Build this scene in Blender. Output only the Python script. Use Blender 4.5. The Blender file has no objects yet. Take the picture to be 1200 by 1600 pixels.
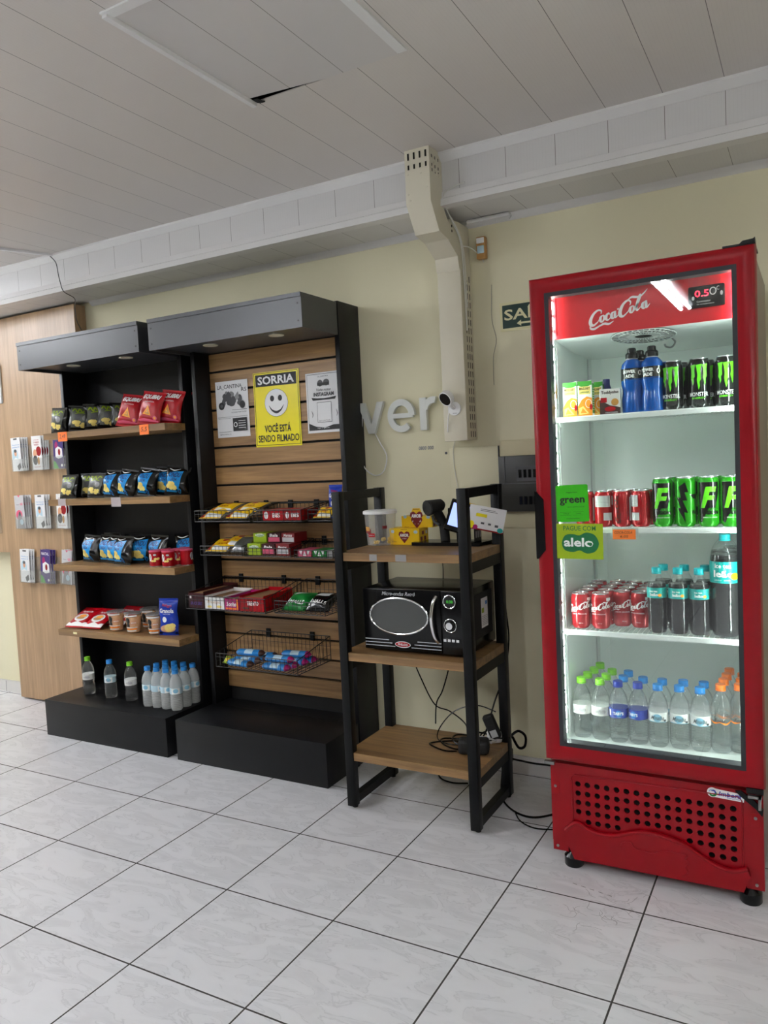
import bpy, bmesh, math, random
from mathutils import Vector, Matrix
SC = bpy.context.scene
COL = SC.collection
# ---------------------------------------------------------------- camera
def cam_setup():
    yaw, pit, rol = -0.510181522, -0.0644183641, -0.0495667492
    f = Vector((math.sin(yaw)*math.cos(pit), math.cos(yaw)*math.cos(pit), math.sin(pit)))
    r = Vector((math.cos(yaw), -math.sin(yaw), 0)); u = r.cross(f)
    c, s = math.cos(rol), math.sin(rol)
    r2 = c*r + s*u; u2 = -s*r + c*u
    cd = bpy.data.cameras.new('camera'); co = bpy.data.objects.new('camera', cd); COL.objects.link(co)
    cd.sensor_fit = 'HORIZONTAL'; cd.sensor_width = 36; cd.lens = 36*1207.6/1200
    cd.clip_start = 0.02; cd.clip_end = 60
    M = Matrix((( r2.x, u2.x, -f.x, 3.5268), (r2.y, u2.y, -f.y, -3.2849), (r2.z, u2.z, -f.z, 1.4424), (0, 0, 0, 1)))
    co.matrix_world = M
    SC.camera = co
cam_setup()
SC.view_settings.view_transform = 'Standard'; SC.view_settings.look = 'None'
SC.view_settings.exposure = 0.93; SC.view_settings.gamma = 1.0; SC.view_settings.use_curve_mapping = False
SC.cycles.transparent_max_bounces = 48
SC.cycles.max_bounces = 14; SC.cycles.transmission_bounces = 12
W = bpy.data.worlds.new('world'); SC.world = W; W.use_nodes = True
W.node_tree.nodes['Background'].inputs[0].default_value = (0.9, 0.95, 1, 1)
W.node_tree.nodes['Background'].inputs[1].default_value = 0.05
TUBE_POWER = 42.0          # emission strength of the ceiling tubes
LED_POWER = 52.0           # emission strength of the cooler's light strips
# ---------------------------------------------------------------- materials
def lin(h):
    if isinstance(h, str): h = tuple(int(h[i:i+2], 16) for i in (0, 2, 4))
    return tuple((c/255/12.92 if c/255 <= 0.04045 else ((c/255+0.055)/1.055)**2.4) for c in h) + (1.0,)
MATS = {}
def N(t, ty, **kw):
    n = t.nodes.new(ty)
    for k, v in kw.items(): setattr(n, k, v)
    return n
def pm(name, color, rough=0.5, metal=0.0, spec=0.5, emit=0, var=0.04, vscale=30, coat=0, bump=0):
    """principled surface whose colour is gently varied by procedural noise"""
    m = bpy.data.materials.new(name); m.use_nodes = True; t = m.node_tree
    b = t.nodes['Principled BSDF']; c = lin(color)
    b.inputs['Roughness'].default_value = rough; b.inputs['Metallic'].default_value = metal
    b.inputs['Specular IOR Level'].default_value = spec; b.inputs['Coat Weight'].default_value = coat
    tc = N(t, 'ShaderNodeTexCoord'); no = N(t, 'ShaderNodeTexNoise'); no.inputs['Scale'].default_value = vscale
    t.links.new(tc.outputs['Object'], no.inputs['Vector'])
    mx = N(t, 'ShaderNodeMix', data_type='RGBA')
    mx.inputs[6].default_value = tuple(x*(1-var) for x in c[:3]) + (1,)
    mx.inputs[7].default_value = tuple(min(1, x*(1+var)) for x in c[:3]) + (1,)
    t.links.new(no.outputs[0], mx.inputs[0]); t.links.new(mx.outputs[2], b.inputs['Base Color'])
    if emit:
        b.inputs['Emission Color'].default_value = c; b.inputs['Emission Strength'].default_value = emit
    if bump:
        bp = N(t, 'ShaderNodeBump'); bp.inputs['Strength'].default_value = bump; bp.inputs['Distance'].default_value = 0.002
        t.links.new(no.outputs[0], bp.inputs['Height']); t.links.new(bp.outputs[0], b.inputs['Normal'])
    MATS[name] = m; return m
def wood(name, c1, c2, axis='x', rough=0.4, scale=1.0):
    m = bpy.data.materials.new(name); m.use_nodes = True; t = m.node_tree; b = t.nodes['Principled BSDF']
    tc = N(t, 'ShaderNodeTexCoord'); mp = N(t, 'ShaderNodeMapping')
    s = {'x': (1.6, 30, 30), 'z': (30, 30, 1.3), 'y': (30, 1.6, 30)}[axis]
    mp.inputs['Scale'].default_value = tuple(v*scale for v in s)
    t.links.new(tc.outputs['Object'], mp.inputs[0])
    n1 = N(t, 'ShaderNodeTexNoise'); n1.inputs['Scale'].default_value = 1.0; n1.inputs['Detail'].default_value = 5; n1.inputs['Distortion'].default_value = 0.6
    n2 = N(t, 'ShaderNodeTexNoise'); n2.inputs['Scale'].default_value = 5.0; n2.inputs['Detail'].default_value = 3
    t.links.new(mp.outputs[0], n1.inputs['Vector']); t.links.new(mp.outputs[0], n2.inputs['Vector'])
    r = N(t, 'ShaderNodeValToRGB'); r.color_ramp.elements[0].position = 0.32; r.color_ramp.elements[1].position = 0.68
    r.color_ramp.elements[0].color = lin(c1); r.color_ramp.elements[1].color = lin(c2)
    t.links.new(n1.outputs[0], r.inputs[0])
    mx = N(t, 'ShaderNodeMix', data_type='RGBA', blend_type='MULTIPLY'); mx.inputs[0].default_value = 0.35
    r2 = N(t, 'ShaderNodeValToRGB'); r2.color_ramp.elements[0].position = 0.3; r2.color_ramp.elements[1].position = 0.6
    r2.color_ramp.elements[0].color = (0.55, 0.5, 0.45, 1); r2.color_ramp.elements[1].color = (1, 1, 1, 1)
    t.links.new(n2.outputs[0], r2.inputs[0]); t.links.new(r.outputs[0], mx.inputs[6]); t.links.new(r2.outputs[0], mx.inputs[7])
    t.links.new(mx.outputs[2], b.inputs['Base Color']); b.inputs['Roughness'].default_value = rough
    MATS[name] = m; return m
def clear(name, tint=(1, 1, 1), refl_rough=0.02, diffuse=0.06, ior=1.45, refr=0.0, gain=1.0):
    """clear sheet: see-through with fresnel reflection and a trace of haze"""
    m = bpy.data.materials.new(name); m.use_nodes = True; t = m.node_tree; t.nodes.clear()
    out = N(t, 'ShaderNodeOutputMaterial'); tr = N(t, 'ShaderNodeBsdfTransparent'); tr.inputs[0].default_value = (*tint, 1)
    gl = N(t, 'ShaderNodeBsdfGlossy'); gl.inputs['Roughness'].default_value = refl_rough
    di = N(t, 'ShaderNodeBsdfDiffuse'); di.inputs[0].default_value = (*[min(1, c*0.95) for c in tint], 1)
    lw = N(t, 'ShaderNodeLayerWeight'); lw.inputs[0].default_value = 0.5
    pw = N(t, 'ShaderNodeMath', operation='POWER'); pw.inputs[1].default_value = 4.0; t.links.new(lw.outputs['Facing'], pw.inputs[0])
    f0 = ((ior-1)/(ior+1))**2
    fr = N(t, 'ShaderNodeMath', operation='MULTIPLY_ADD'); fr.inputs[1].default_value = 0.8*(1-f0); fr.inputs[2].default_value = f0; t.links.new(pw.outputs[0], fr.inputs[0])
    base = tr.outputs[0]
    if refr:
        g = N(t, 'ShaderNodeBsdfGlass'); g.inputs['IOR'].default_value = 1.15; g.inputs[0].default_value = (*tint, 1); g.inputs['Roughness'].default_value = 0.03
        m0 = N(t, 'ShaderNodeMixShader'); m0.inputs[0].default_value = refr
        t.links.new(tr.outputs[0], m0.inputs[1]); t.links.new(g.outputs[0], m0.inputs[2]); base = m0.outputs[0]
    m1 = N(t, 'ShaderNodeMixShader'); m1.inputs[0].default_value = diffuse
    m2 = N(t, 'ShaderNodeMixShader')
    t.links.new(base, m1.inputs[1]); t.links.new(di.outputs[0], m1.inputs[2])
    mu = N(t, 'ShaderNodeMath', operation='MULTIPLY'); mu.inputs[1].default_value = gain; mu.use_clamp = True
    t.links.new(fr.outputs[0], mu.inputs[0]); t.links.new(mu.outputs[0], m2.inputs[0])
    t.links.new(m1.outputs[0], m2.inputs[1]); t.links.new(gl.outputs[0], m2.inputs[2]); t.links.new(m2.outputs[0], out.inputs[0])
    MATS[name] = m; return m
def line_mask(t, val, period, width, offset=0.0):
    """1 on thin lines spaced by period along a scalar"""
    a = N(t, 'ShaderNodeMath', operation='SUBTRACT'); a.inputs[1].default_value = offset - width/2; t.links.new(val, a.inputs[0])
    d = N(t, 'ShaderNodeMath', operation='DIVIDE'); d.inputs[1].default_value = period; t.links.new(a.outputs[0], d.inputs[0])
    f = N(t, 'ShaderNodeMath', operation='FRACT'); t.links.new(d.outputs[0], f.inputs[0])
    l = N(t, 'ShaderNodeMath', operation='LESS_THAN'); l.inputs[1].default_value = width/period; t.links.new(f.outputs[0], l.inputs[0])
    return l.outputs[0]
def floor_material():
    m = bpy.data.materials.new('marbled_floor_tile'); m.use_nodes = True; t = m.node_tree; b = t.nodes['Principled BSDF']
    tc = N(t, 'ShaderNodeTexCoord'); sp = N(t, 'ShaderNodeSeparateXYZ'); t.links.new(tc.outputs['Object'], sp.inputs[0])
    gx = line_mask(t, sp.outputs[0], 0.435, 0.0055); gy = line_mask(t, sp.outputs[1], 0.435, 0.0055, -0.897)
    mx = N(t, 'ShaderNodeMath', operation='MAXIMUM'); t.links.new(gx, mx.inputs[0]); t.links.new(gy, mx.inputs[1])
    # a random shift of the marbling for every tile
    sc = N(t, 'ShaderNodeVectorMath', operation='SUBTRACT'); sc.inputs[1].default_value = (0, -0.897, 0); t.links.new(tc.outputs['Object'], sc.inputs[0])
    dv = N(t, 'ShaderNodeVectorMath', operation='SCALE'); dv.inputs[3].default_value = 1/0.435; t.links.new(sc.outputs[0], dv.inputs[0])
    fl = N(t, 'ShaderNodeVectorMath', operation='FLOOR'); t.links.new(dv.outputs[0], fl.inputs[0])
    wn = N(t, 'ShaderNodeTexWhiteNoise'); t.links.new(fl.outputs[0], wn.inputs[0])
    ws = N(t, 'ShaderNodeVectorMath', operation='SCALE'); ws.inputs[3].default_value = 7; t.links.new(wn.outputs['Color'], ws.inputs[0])
    ad = N(t, 'ShaderNodeVectorMath', operation='ADD'); t.links.new(tc.outputs['Object'], ad.inputs[0]); t.links.new(ws.outputs[0], ad.inputs[1])
    mp = N(t, 'ShaderNodeMapping'); mp.inputs['Scale'].default_value = (5, 13, 5); mp.inputs['Rotation'].default_value = (0, 0, 0.25); t.links.new(ad.outputs[0], mp.inputs[0])
    n1 = N(t, 'ShaderNodeTexNoise'); n1.inputs['Scale'].default_value = 1; n1.inputs['Detail'].default_value = 6; n1.inputs['Distortion'].default_value = 1.6
    t.links.new(mp.outputs[0], n1.inputs['Vector'])
    r = N(t, 'ShaderNodeValToRGB'); e = r.color_ramp.elements
    e[0].position = 0.30; e[0].color = lin('cfcfd2'); e[1].position = 0.62; e[1].color = lin('dedee1')
    k = r.color_ramp.elements.new(0.47); k.color = lin('d9d9dc'); k = r.color_ramp.elements.new(0.485); k.color = lin('c9c9cc'); k = r.color_ramp.elements.new(0.505); k.color = lin('dbdbde')
    t.links.new(n1.outputs[0], r.inputs[0])
    mc = N(t, 'ShaderNodeMix', data_type='RGBA'); mc.inputs[7].default_value = lin('3c3936')
    t.links.new(mx.outputs[0], mc.inputs[0]); t.links.new(r.outputs[0], mc.inputs[6]); t.links.new(mc.outputs[2], b.inputs['Base Color'])
    rr = N(t, 'ShaderNodeMix', data_type='FLOAT'); rr.inputs[2].default_value = 0.33; rr.inputs[3].default_value = 0.9
    t.links.new(mx.outputs[0], rr.inputs[0]); t.links.new(rr.outputs[0], b.inputs['Roughness'])
    MATS['floor'] = m
def pvc_material(name, color, dark, axis, period, offset, rib=True):
    """white PVC lining: planks 20 cm wide with a dark joint and fine ribs"""
    m = bpy.data.materials.new(name); m.use_nodes = True; t = m.node_tree; b = t.nodes['Principled BSDF']
    tc = N(t, 'ShaderNodeTexCoord'); sp = N(t, 'ShaderNodeSeparateXYZ'); t.links.new(tc.outputs['Object'], sp.inputs[0])
    s = sp.outputs[axis]
    l1 = line_mask(t, s, period, 0.0022, offset); l2 = line_mask(t, s, 0.0125, 0.0016, offset)
    mu = N(t, 'ShaderNodeMath', operation='MULTIPLY'); mu.inputs[1].default_value = 0.045 if rib else 0.0; t.links.new(l2, mu.inputs[0])
    ma = N(t, 'ShaderNodeMath', operation='MAXIMUM'); t.links.new(l1, ma.inputs[0]); t.links.new(mu.outputs[0], ma.inputs[1])
    no = N(t, 'ShaderNodeTexNoise'); no.inputs['Scale'].default_value = 1.7; no.inputs['Detail'].default_value = 6; t.links.new(tc.outputs['Object'], no.inputs['Vector'])
    c0 = N(t, 'ShaderNodeMix', data_type='RGBA'); c = lin(color)
    c0.inputs[6].default_value = tuple(x*0.93 for x in c[:3]) + (1,); c0.inputs[7].default_value = c; t.links.new(no.outputs[0], c0.inputs[0])
    mc = N(t, 'ShaderNodeMix', data_type='RGBA'); mc.inputs[7].default_value = lin(dark)
    t.links.new(ma.outputs[0], mc.inputs[0]); t.links.new(c0.outputs[2], mc.inputs[6]); t.links.new(mc.outputs[2], b.inputs['Base Color'])
    b.inputs['Roughness'].default_value = 0.38
    MATS[name] = m
floor_material()
pvc_material('pvc_ceiling', 'd6d0ca', '6a6662', 0, 0.2, 0.073)
pvc_material('pvc_fascia', 'dddcdb', '7d7a76', 0, 0.2, 0.073)
pvc_material('pvc_access', 'd2cecb', '77736f', 0, 0.2, 0.073, False)
pm('wall_paint', 'e2dcbc', 0.75, var=0.03, vscale=3, bump=0.05)
pm('wall_paint_pale', 'cdc4a2', 0.75, var=0.03, vscale=5)
pm('side_wall', 'cfc9b6', 0.8); pm('dim_front_wall', '5c5a55', 0.8); pm('pvc_trim', 'e2e1e0', 0.35, vscale=6); pm('skirting', 'dcdad6', 0.35, vscale=8)
pm('duct_paint', 'd8d2bd', 0.5, vscale=8); pm('slot_dark', '15130f', 0.9); pm('plenum', '0c0b0a', 1.0)
pm('black_board', '0f0f11', 0.42, spec=0.28, vscale=5); pm('black_sheen', '303236', 0.36, spec=0.6, vscale=4)  # canopy black is lighter: the ceiling lamps' sheen is put into its base colour
pm('black_metal', '08090a', 0.42, spec=0.22); pm('wire_black', '0f0f10', 0.4, spec=0.5); pm('black_plastic', '060607', 0.22, spec=0.32); pm('black_matte', '131313', 0.7)
wood('slat_wood', '86653f', 'ac8656', 'x'); wood('shelf_wood', '775b3b', '9b784c', 'x'); wood('panel_wood', '9f8261', 'b79775', 'z', scale=0.8)
pm('cooler_red', '8c000e', 0.33, spec=0.32, vscale=4); pm('header_red', 'd3101c', 0.4); pm('cooler_side', '8a7a70', 0.3, metal=0.2)
pm('liner_white', 'edf4f0', 0.2, spec=0.5, vscale=3); pm('shelf_white', 'e9eeea', 0.35); pm('gasket', '23262a', 0.5)
pm('chrome', 'd8d8d8', 0.12, metal=1); pm('steel', '9b9a98', 0.3, metal=1); pm('aluminium', 'd2d4d6', 0.25, metal=0.9)
pm('white', 'f0f0ee', 0.5, var=0.02); pm('paper', 'e8e8e8', 0.6, var=0.02); pm('offwhite', 'dcdcd6', 0.45); pm('grey', '8c8c8c', 0.5); pm('darkgrey', '4a4a4c', 0.5); pm('lightgrey', 'c4c4c6', 0.5); pm('ink', '141414', 0.5)
pm('letter_grey', 'dcdfd9', 0.4); pm('breaker_grey', '353430', 0.4, spec=0.3)
pm('yellow', 'f4e417', 0.3); pm('warm_yellow', 'f2c500', 0.4); pm('chip_yellow', 'fadd7c', 0.5, var=0.15, vscale=120); pm('orange', 'ff8a1c', 0.5); pm('orange_paper', 'ff7a22', 0.6); pm('fruit_orange', 'f79a1f', 0.5, var=0.12, vscale=60)
pm('red', 'a60212', 0.32, spec=0.3); pm('foil_red', 'a80414', 0.28, spec=0.3, var=0.1, vscale=15); pm('crimson', '90040f', 0.38, spec=0.3); pm('dark_red', '7a0f17', 0.4); pm('maroon', '3a1014', 0.4, spec=0.3); pm('magenta', 'a80c66', 0.35); pm('pink', 'd95575', 0.4)
pm('foil_black', '0c0d0e', 0.2, spec=0.5, var=0.2, vscale=20); pm('foil_grey', '55584f', 0.3, var=0.35, vscale=70); pm('foil_blue', '1690d8', 0.3, spec=0.3, var=0.12, vscale=50); pm('bar_blue', '1f7fc4', 0.3, var=0.1, vscale=40); pm('foil_silver', 'a8aaad', 0.25, metal=0.6, var=0.15, vscale=40)
pm('pouch_blue', '1235a0', 0.3, spec=0.3); pm('royal_blue', '2038a0', 0.35); pm('navy', '1f2866', 0.4); pm('cap_blue', '2484cf', 0.35); pm('sky', '8cc4dc', 0.5); pm('pale_blue', 'b9d3de', 0.5); pm('power_blue', '0650a4', 0.12, spec=0.5)
pm('can_red', 'a8000f', 0.2, metal=0.3, spec=0.7); pm('can_black', '090a0a', 0.16, spec=0.9); pm('can_green', '23960f', 0.2, metal=0.35); pm('neon', '5fd210', 0.4)
pm('cap_green', '7ccb1e', 0.35); pm('lime', '94b008', 0.4); pm('sticker_green', '33b005', 0.35); pm('dark_green', '0c6b3c', 0.4); pm('sign_green', '10362c', 0.5); pm('sign_cream', 'e2dcae', 0.5); pm('leaf', '3f9c2f', 0.5); pm('candy_green', '127a30', 0.35, spec=0.3)
pm('teal', '12a39b', 0.35); pm('teal_cap', '17b0b8', 0.35); pm('tea', '080305', 0.08, spec=0.4); pm('cap_orange', 'f5781e', 0.35); pm('brown', '4b2b1d', 0.5); pm('carton', '8a6540', 0.7); pm('choco', '3a1e16', 0.4)
pm('snack', 'e4b184', 0.7, var=0.3, vscale=140); pm('skin_tone', 'd9a17e', 0.6); pm('purple', '3e2a72', 0.4); pm('amber', 'c08a3c', 0.4); pm('brown_tape', 'b98a4e', 0.35)
pm('tube_glow', 'f5f9ff', 0.4, emit=TUBE_POWER, var=0); pm('led_glow', 'eefff8', 0.4, emit=LED_POWER, var=0); pm('lamp_frost', 'c8c4b0', 0.3)
pm('screen_glow', '8fa2ee', 0.2, emit=0.9, var=0.05); pm('digit_red', 'ff2038', 0.4, emit=3); pm('digit_green', '2b8f22', 0.4, emit=0.5)
clear('door_glass', (0.97, 0.985, 0.98), 0.0, 0.004, 1.45, gain=1.3)
clear('acrylic', (0.97, 0.98, 0.98), 0.02, 0.06, 1.5, gain=1.3); clear('tub_plastic', (0.95, 0.95, 0.94), 0.1, 0.20, 1.4); clear('pet', (0.985, 0.995, 0.995), 0.03, 0.03, 1.45, refr=0.40, gain=1.4); clear('pet_thin', (0.98, 0.985, 0.985), 0.04, 0.02, 1.4)
clear('film', (0.9, 0.91, 0.92), 0.12, 0.22, 1.4); clear('frost', (0.9, 0.91, 0.9), 0.2, 0.35, 1.4); clear('tape', (0.92, 0.86, 0.88), 0.1, 0.4, 1.4)
clear('oven_glass', (0.10, 0.105, 0.10), 0.02, 0.7, 1.5)
# ---------------------------------------------------------------- mesh builder
_txt = {}
def text_geo(s, bold=0.0):
    k = (s, bold)
    if k not in _txt:
        cu = bpy.data.curves.new('t', 'FONT'); cu.body = s; cu.size = 1; cu.offset = bold; cu.resolution_u = 2; cu.fill_mode = 'FRONT'
        ob = bpy.data.objects.new('t', cu); me = bpy.data.meshes.new_from_object(ob)
        vs = [(v.co.x, v.co.y) for v in me.vertices]; fs = [tuple(p.vertices) for p in me.polygons]
        if not vs: vs, fs = [(0, 0), (1, 0), (1, 1)], [(0, 1, 2)]
        x0 = min(v[0] for v in vs); x1 = max(v[0] for v in vs); y0 = min(v[1] for v in vs); y1 = max(v[1] for v in vs)
        _txt[k] = ([((x-x0)/(x1-x0), (y-y0)/max(1e-6, y1-y0)) for x, y in vs], fs)
        bpy.data.objects.remove(ob); bpy.data.curves.remove(cu); bpy.data.meshes.remove(me)
    return _txt[k]
def catmull(pts, n=6, closed=False):
    out = []; m = len(pts)
    g = (lambda i: pts[i % m]) if closed else (lambda i: pts[max(0, min(m-1, i))])
    for i in range(m if closed else m-1):
        p0, p1, p2, p3 = g(i-1), g(i), g(i+1), g(i+2)
        for j in range(n):
            u = j/n
            out.append(tuple(0.5*((2*b)+(-a+c)*u+(2*a-5*b+4*c-d)*u*u+(-a+3*b-3*c+d)*u**3) for a, b, c, d in zip(p0, p1, p2, p3)))
    if not closed: out.append(tuple(pts[-1]))
    return out
class MB:
    def __init__(s): s.bm = bmesh.new()
    def _tag(s, n0, m, smooth):
        s.bm.faces.ensure_lookup_table()
        for f in s.bm.faces[n0:]: f.material_index = m; f.smooth = smooth
    def raw(s, vs, fs, m=0, smooth=False):
        b = s.bm; bv = [b.verts.new(v) for v in vs]
        for k, f in enumerate(fs):
            try: nf = b.faces.new([bv[i] for i in f])
            except ValueError: continue
            nf.material_index = m[k] if isinstance(m, list) else m; nf.smooth = smooth
        return s
    def box(s, x0, x1, y0, y1, z0, z1, m=0, bev=0.0, seg=2):
        if not bev:
            vs = [(x, y, z) for x in (x0, x1) for y in (y0, y1) for z in (z0, z1)]
            return s.raw(vs, [(0, 1, 3, 2), (4, 6, 7, 5), (0, 4, 5, 1), (2, 3, 7, 6), (0, 2, 6, 4), (1, 5, 7, 3)], m)
        t = bmesh.new(); r = bmesh.ops.create_cube(t, size=1)
        for v in t.verts: v.co = ((x0+x1)/2+v.co.x*(x1-x0), (y0+y1)/2+v.co.y*(y1-y0), (z0+z1)/2+v.co.z*(z1-z0))
        bmesh.ops.bevel(t, geom=list(t.edges), offset=bev, segments=seg, profile=0.5, affect='EDGES')
        t.verts.index_update()
        s.raw([tuple(v.co) for v in t.verts], [tuple(v.index for v in f.verts) for f in t.faces], m, True); t.free(); return s
    def lathe(s, prof, cx=0, cy=0, z0=0, m=0, seg=20, mod=None):
        """prof: (radius, height) or (radius, height, material of the band that starts here)"""
        vs = []; fs = []; ms = []
        for p in prof:
            for i in range(seg):
                a = 2*math.pi*i/seg; r = p[0]*(mod(a, p[1]) if mod else 1)
                vs.append((cx+r*math.sin(a), cy-r*math.cos(a), z0+p[1]))
        for k in range(len(prof)-1):
            for i in range(seg):
                j = (i+1) % seg; fs.append((k*seg+i, k*seg+j, (k+1)*seg+j, (k+1)*seg+i)); ms.append(prof[k][2] if len(prof[k]) > 2 else m)
        if prof[0][0] > 1e-5: fs.append(tuple(range(seg))[::-1]); ms.append(prof[0][2] if len(prof[0]) > 2 else m)
        if prof[-1][0] > 1e-5: fs.append(tuple((len(prof)-1)*seg+i for i in range(seg))); ms.append(prof[-1][2] if len(prof[-1]) > 2 else m)
        return s.raw(vs, fs, ms, True)
    def disc(s, c, n, r, h, m=0, seg=20, r2=None):
        """short cylinder starting at c along direction n"""
        n = Vector(n).normalized(); q = n.to_track_quat('Z', 'Y').to_matrix(); c = Vector(c); r2 = r if r2 is None else r2
        vs = [tuple(c+q@Vector((rr*math.cos(2*math.pi*i/seg), rr*math.sin(2*math.pi*i/seg), hh))) for rr, hh in ((r, 0), (r2, h)) for i in range(seg)]
        fs = [(i, (i+1) % seg, seg+(i+1) % seg, seg+i) for i in range(seg)] + [tuple(range(seg))[::-1], tuple(range(seg, 2*seg))]
        b = s.bm; bv = [b.verts.new(v) for v in vs]
        for k, f in enumerate(fs):
            nf = b.faces.new([bv[i] for i in f]); nf.material_index = m; nf.smooth = k < seg
        return s
    def tube(s, pts, r, m=0, seg=6, smooth=True, curve=0, closed=False):
        if curve: pts = catmull(pts, curve, closed)
        P = [Vector(p) for p in pts]; vs = []; fs = []; n = len(P); up = Vector((0.13, 0.37, 0.92)).normalized()
        for i, p in enumerate(P):
            if closed: d = P[(i+1) % n]-P[i-1]
            else: d = (P[min(n-1, i+1)]-P[max(0, i-1)])
            if d.length < 1e-9: d = Vector((0, 0, 1))
            d.normalize(); u = d.cross(up)
            if u.length < 1e-3: u = d.cross(Vector((1, 0, 0)))
            u.normalize(); w = d.cross(u); up = -w if curve else up
            for k in range(seg):
                a = 2*math.pi*(k+0.5)/seg; vs.append(tuple(p+(u*math.cos(a)+w*math.sin(a))*r))
        for i in range(n if closed else n-1):
            for k in range(seg):
                a = i*seg; b2 = ((i+1) % n)*seg; fs.append((a+k, a+(k+1) % seg, b2+(k+1) % seg, b2+k))
        if not closed: fs += [tuple(range(seg))[::-1], tuple((n-1)*seg+k for k in range(seg))]
        return s.raw(vs, fs, m, smooth)
    def prism(s, pts, axis, a, b, m=0):
        """closed 2D outline swept from a to b along an axis ('x': (y,z), 'y': (x,z), 'z': (x,y))"""
        f = {'x': lambda p, t: (t, p[0], p[1]), 'y': lambda p, t: (p[0], t, p[1]), 'z': lambda p, t: (p[0], p[1], t)}[axis]
        t = bmesh.new(); n = len(pts)
        v0 = [t.verts.new(f(p, a)) for p in pts]; v1 = [t.verts.new(f(p, b)) for p in pts]
        t.faces.new(v0[::-1]); t.faces.new(v1)
        for i in range(n): t.faces.new((v0[i], v0[(i+1) % n], v1[(i+1) % n], v1[i]))
        t.normal_update(); bmesh.ops.triangulate(t, faces=[q for q in t.faces if len(q.verts) > 4], ngon_method='EAR_CLIP'); bmesh.ops.recalc_face_normals(t, faces=list(t.faces))
        t.verts.index_update()
        s.raw([tuple(v.co) for v in t.verts], [tuple(v.index for v in q.verts) for q in t.faces], m); t.free(); return s
    def decal(s, shapes, fmap, sx=0, sz=0, off0=0.0004, dof=0.00012):
        """flat printed shapes laid over a surface by fmap(x, z, offset)"""
        for li, sh in enumerate(shapes):
            k = sh[0]; m = sh[-1]; t = bmesh.new()
            if k == 'rect': pts = [(sh[1], sh[2]), (sh[3], sh[2]), (sh[3], sh[4]), (sh[1], sh[4])]
            elif k == 'ell': pts = [(sh[1]+sh[3]*math.cos(2*math.pi*i/20), sh[2]+sh[4]*math.sin(2*math.pi*i/20)) for i in range(20)]
            elif k == 'poly': pts = sh[1]
            if k in ('rect', 'ell', 'poly'):
                t.faces.new([t.verts.new((x, z, 0)) for x, z in pts]); t.normal_update(); bmesh.ops.triangulate(t, faces=list(t.faces), ngon_method='EAR_CLIP')
            elif k == 'txt':      # ('txt', string, cx, cz, w, h, opts, mat)
                _, st, cx, cz, w, h, o, _m = sh
                vs, fs = text_geo(st, o.get('b', 0)); rot = o.get('r', 0); shr = o.get('s', 0); ca, sa = math.cos(rot), math.sin(rot)
                bv = []
                for x, y in vs:
                    X = (x-0.5)*w+shr*(y-0.5)*h; Z = (y-0.5)*h; bv.append(t.verts.new((cx+X*ca-Z*sa, cz+X*sa+Z*ca, 0)))
                for f in fs:
                    try: t.faces.new([bv[i] for i in f])
                    except ValueError: pass
            elif k == 'brush':    # ('brush', [(x,z,w),...], mat)
                P = catmull(sh[1], 5); n = len(P); L = []; R = []
                for i in range(n):
                    d = Vector((P[min(n-1, i+1)][0]-P[max(0, i-1)][0], P[min(n-1, i+1)][1]-P[max(0, i-1)][1]))
                    d = d.normalized() if d.length > 1e-9 else Vector((1, 0)); w = max(1e-5, P[i][2]/2)
                    L.append(t.verts.new((P[i][0]-d.y*w, P[i][1]+d.x*w, 0))); R.append(t.verts.new((P[i][0]+d.y*w, P[i][1]-d.x*w, 0)))
                for i in range(n-1): t.faces.new((L[i], R[i], R[i+1], L[i+1]))
            for st, no, ax in ((sx, (1, 0, 0), 0), (sz, (0, 1, 0), 1)):
                if st:
                    lo = min(v.co[ax] for v in t.verts); hi = max(v.co[ax] for v in t.verts); q = math.floor(lo/st)+1
                    while q*st < hi:
                        bmesh.ops.bisect_plane(t, geom=list(t.verts)+list(t.edges)+list(t.faces), plane_co=Vector(no)*q*st, plane_no=no); q += 1
            t.verts.index_update(); off = off0+dof*li
            s.raw([fmap(v.co.x, v.co.y, off) for v in t.verts], [tuple(v.index for v in f.verts) for f in t.faces], m, bool(sx)); t.free()
        return s
    def xf(s, M):
        s.bm.transform(M); return s
    def build(s, name, mats, parent=None, world=False, loc=None, recalc=True):
        if recalc: bmesh.ops.recalc_face_normals(s.bm, faces=list(s.bm.faces))
        if parent is not None and world: s.bm.transform(Matrix.Translation(-WL(parent)))
        me = bpy.data.meshes.new(name); s.bm.to_mesh(me); s.bm.free()
        for k in (mats if isinstance(mats, (list, tuple)) else [mats]): me.materials.append(MATS[k])
        me.set_sharp_from_angle(angle=math.radians(38))
        o = bpy.data.objects.new(name, me); COL.objects.link(o)
        if parent is not None: o.parent = parent
        if loc: o.location = loc
        return o
def WL(o):
    v = Vector(o.location)
    while o.parent: o = o.parent; v += Vector(o.location)
    return v
def tag(o, label=None, cat=None, group=None, kind=None):
    if label: o['label'] = label
    if cat: o['category'] = cat
    if group: o['group'] = group
    if kind: o['kind'] = kind
    return o
def thing(name, label, cat, loc=(0, 0, 0), rz=0, group=None):
    o = bpy.data.objects.new(name, None); COL.objects.link(o); o.location = loc; o.rotation_euler = (0, 0, rz); o.empty_display_size = 0.05
    return tag(o, label, cat, group)
def dup(root, loc, rz=0, label=None, group=None, scale=None, rot=None):
    r = root.copy(); COL.objects.link(r); r.location = loc; r.rotation_euler = rot or (0, 0, rz)
    if label: r['label'] = label
    if group: r['group'] = group
    if scale: r.scale = scale
    for ch in list(root.children):
        c = ch.copy(); COL.objects.link(c); c.parent = r
        for g in list(ch.children):
            d = g.copy(); COL.objects.link(d); d.parent = c
    return r
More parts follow.
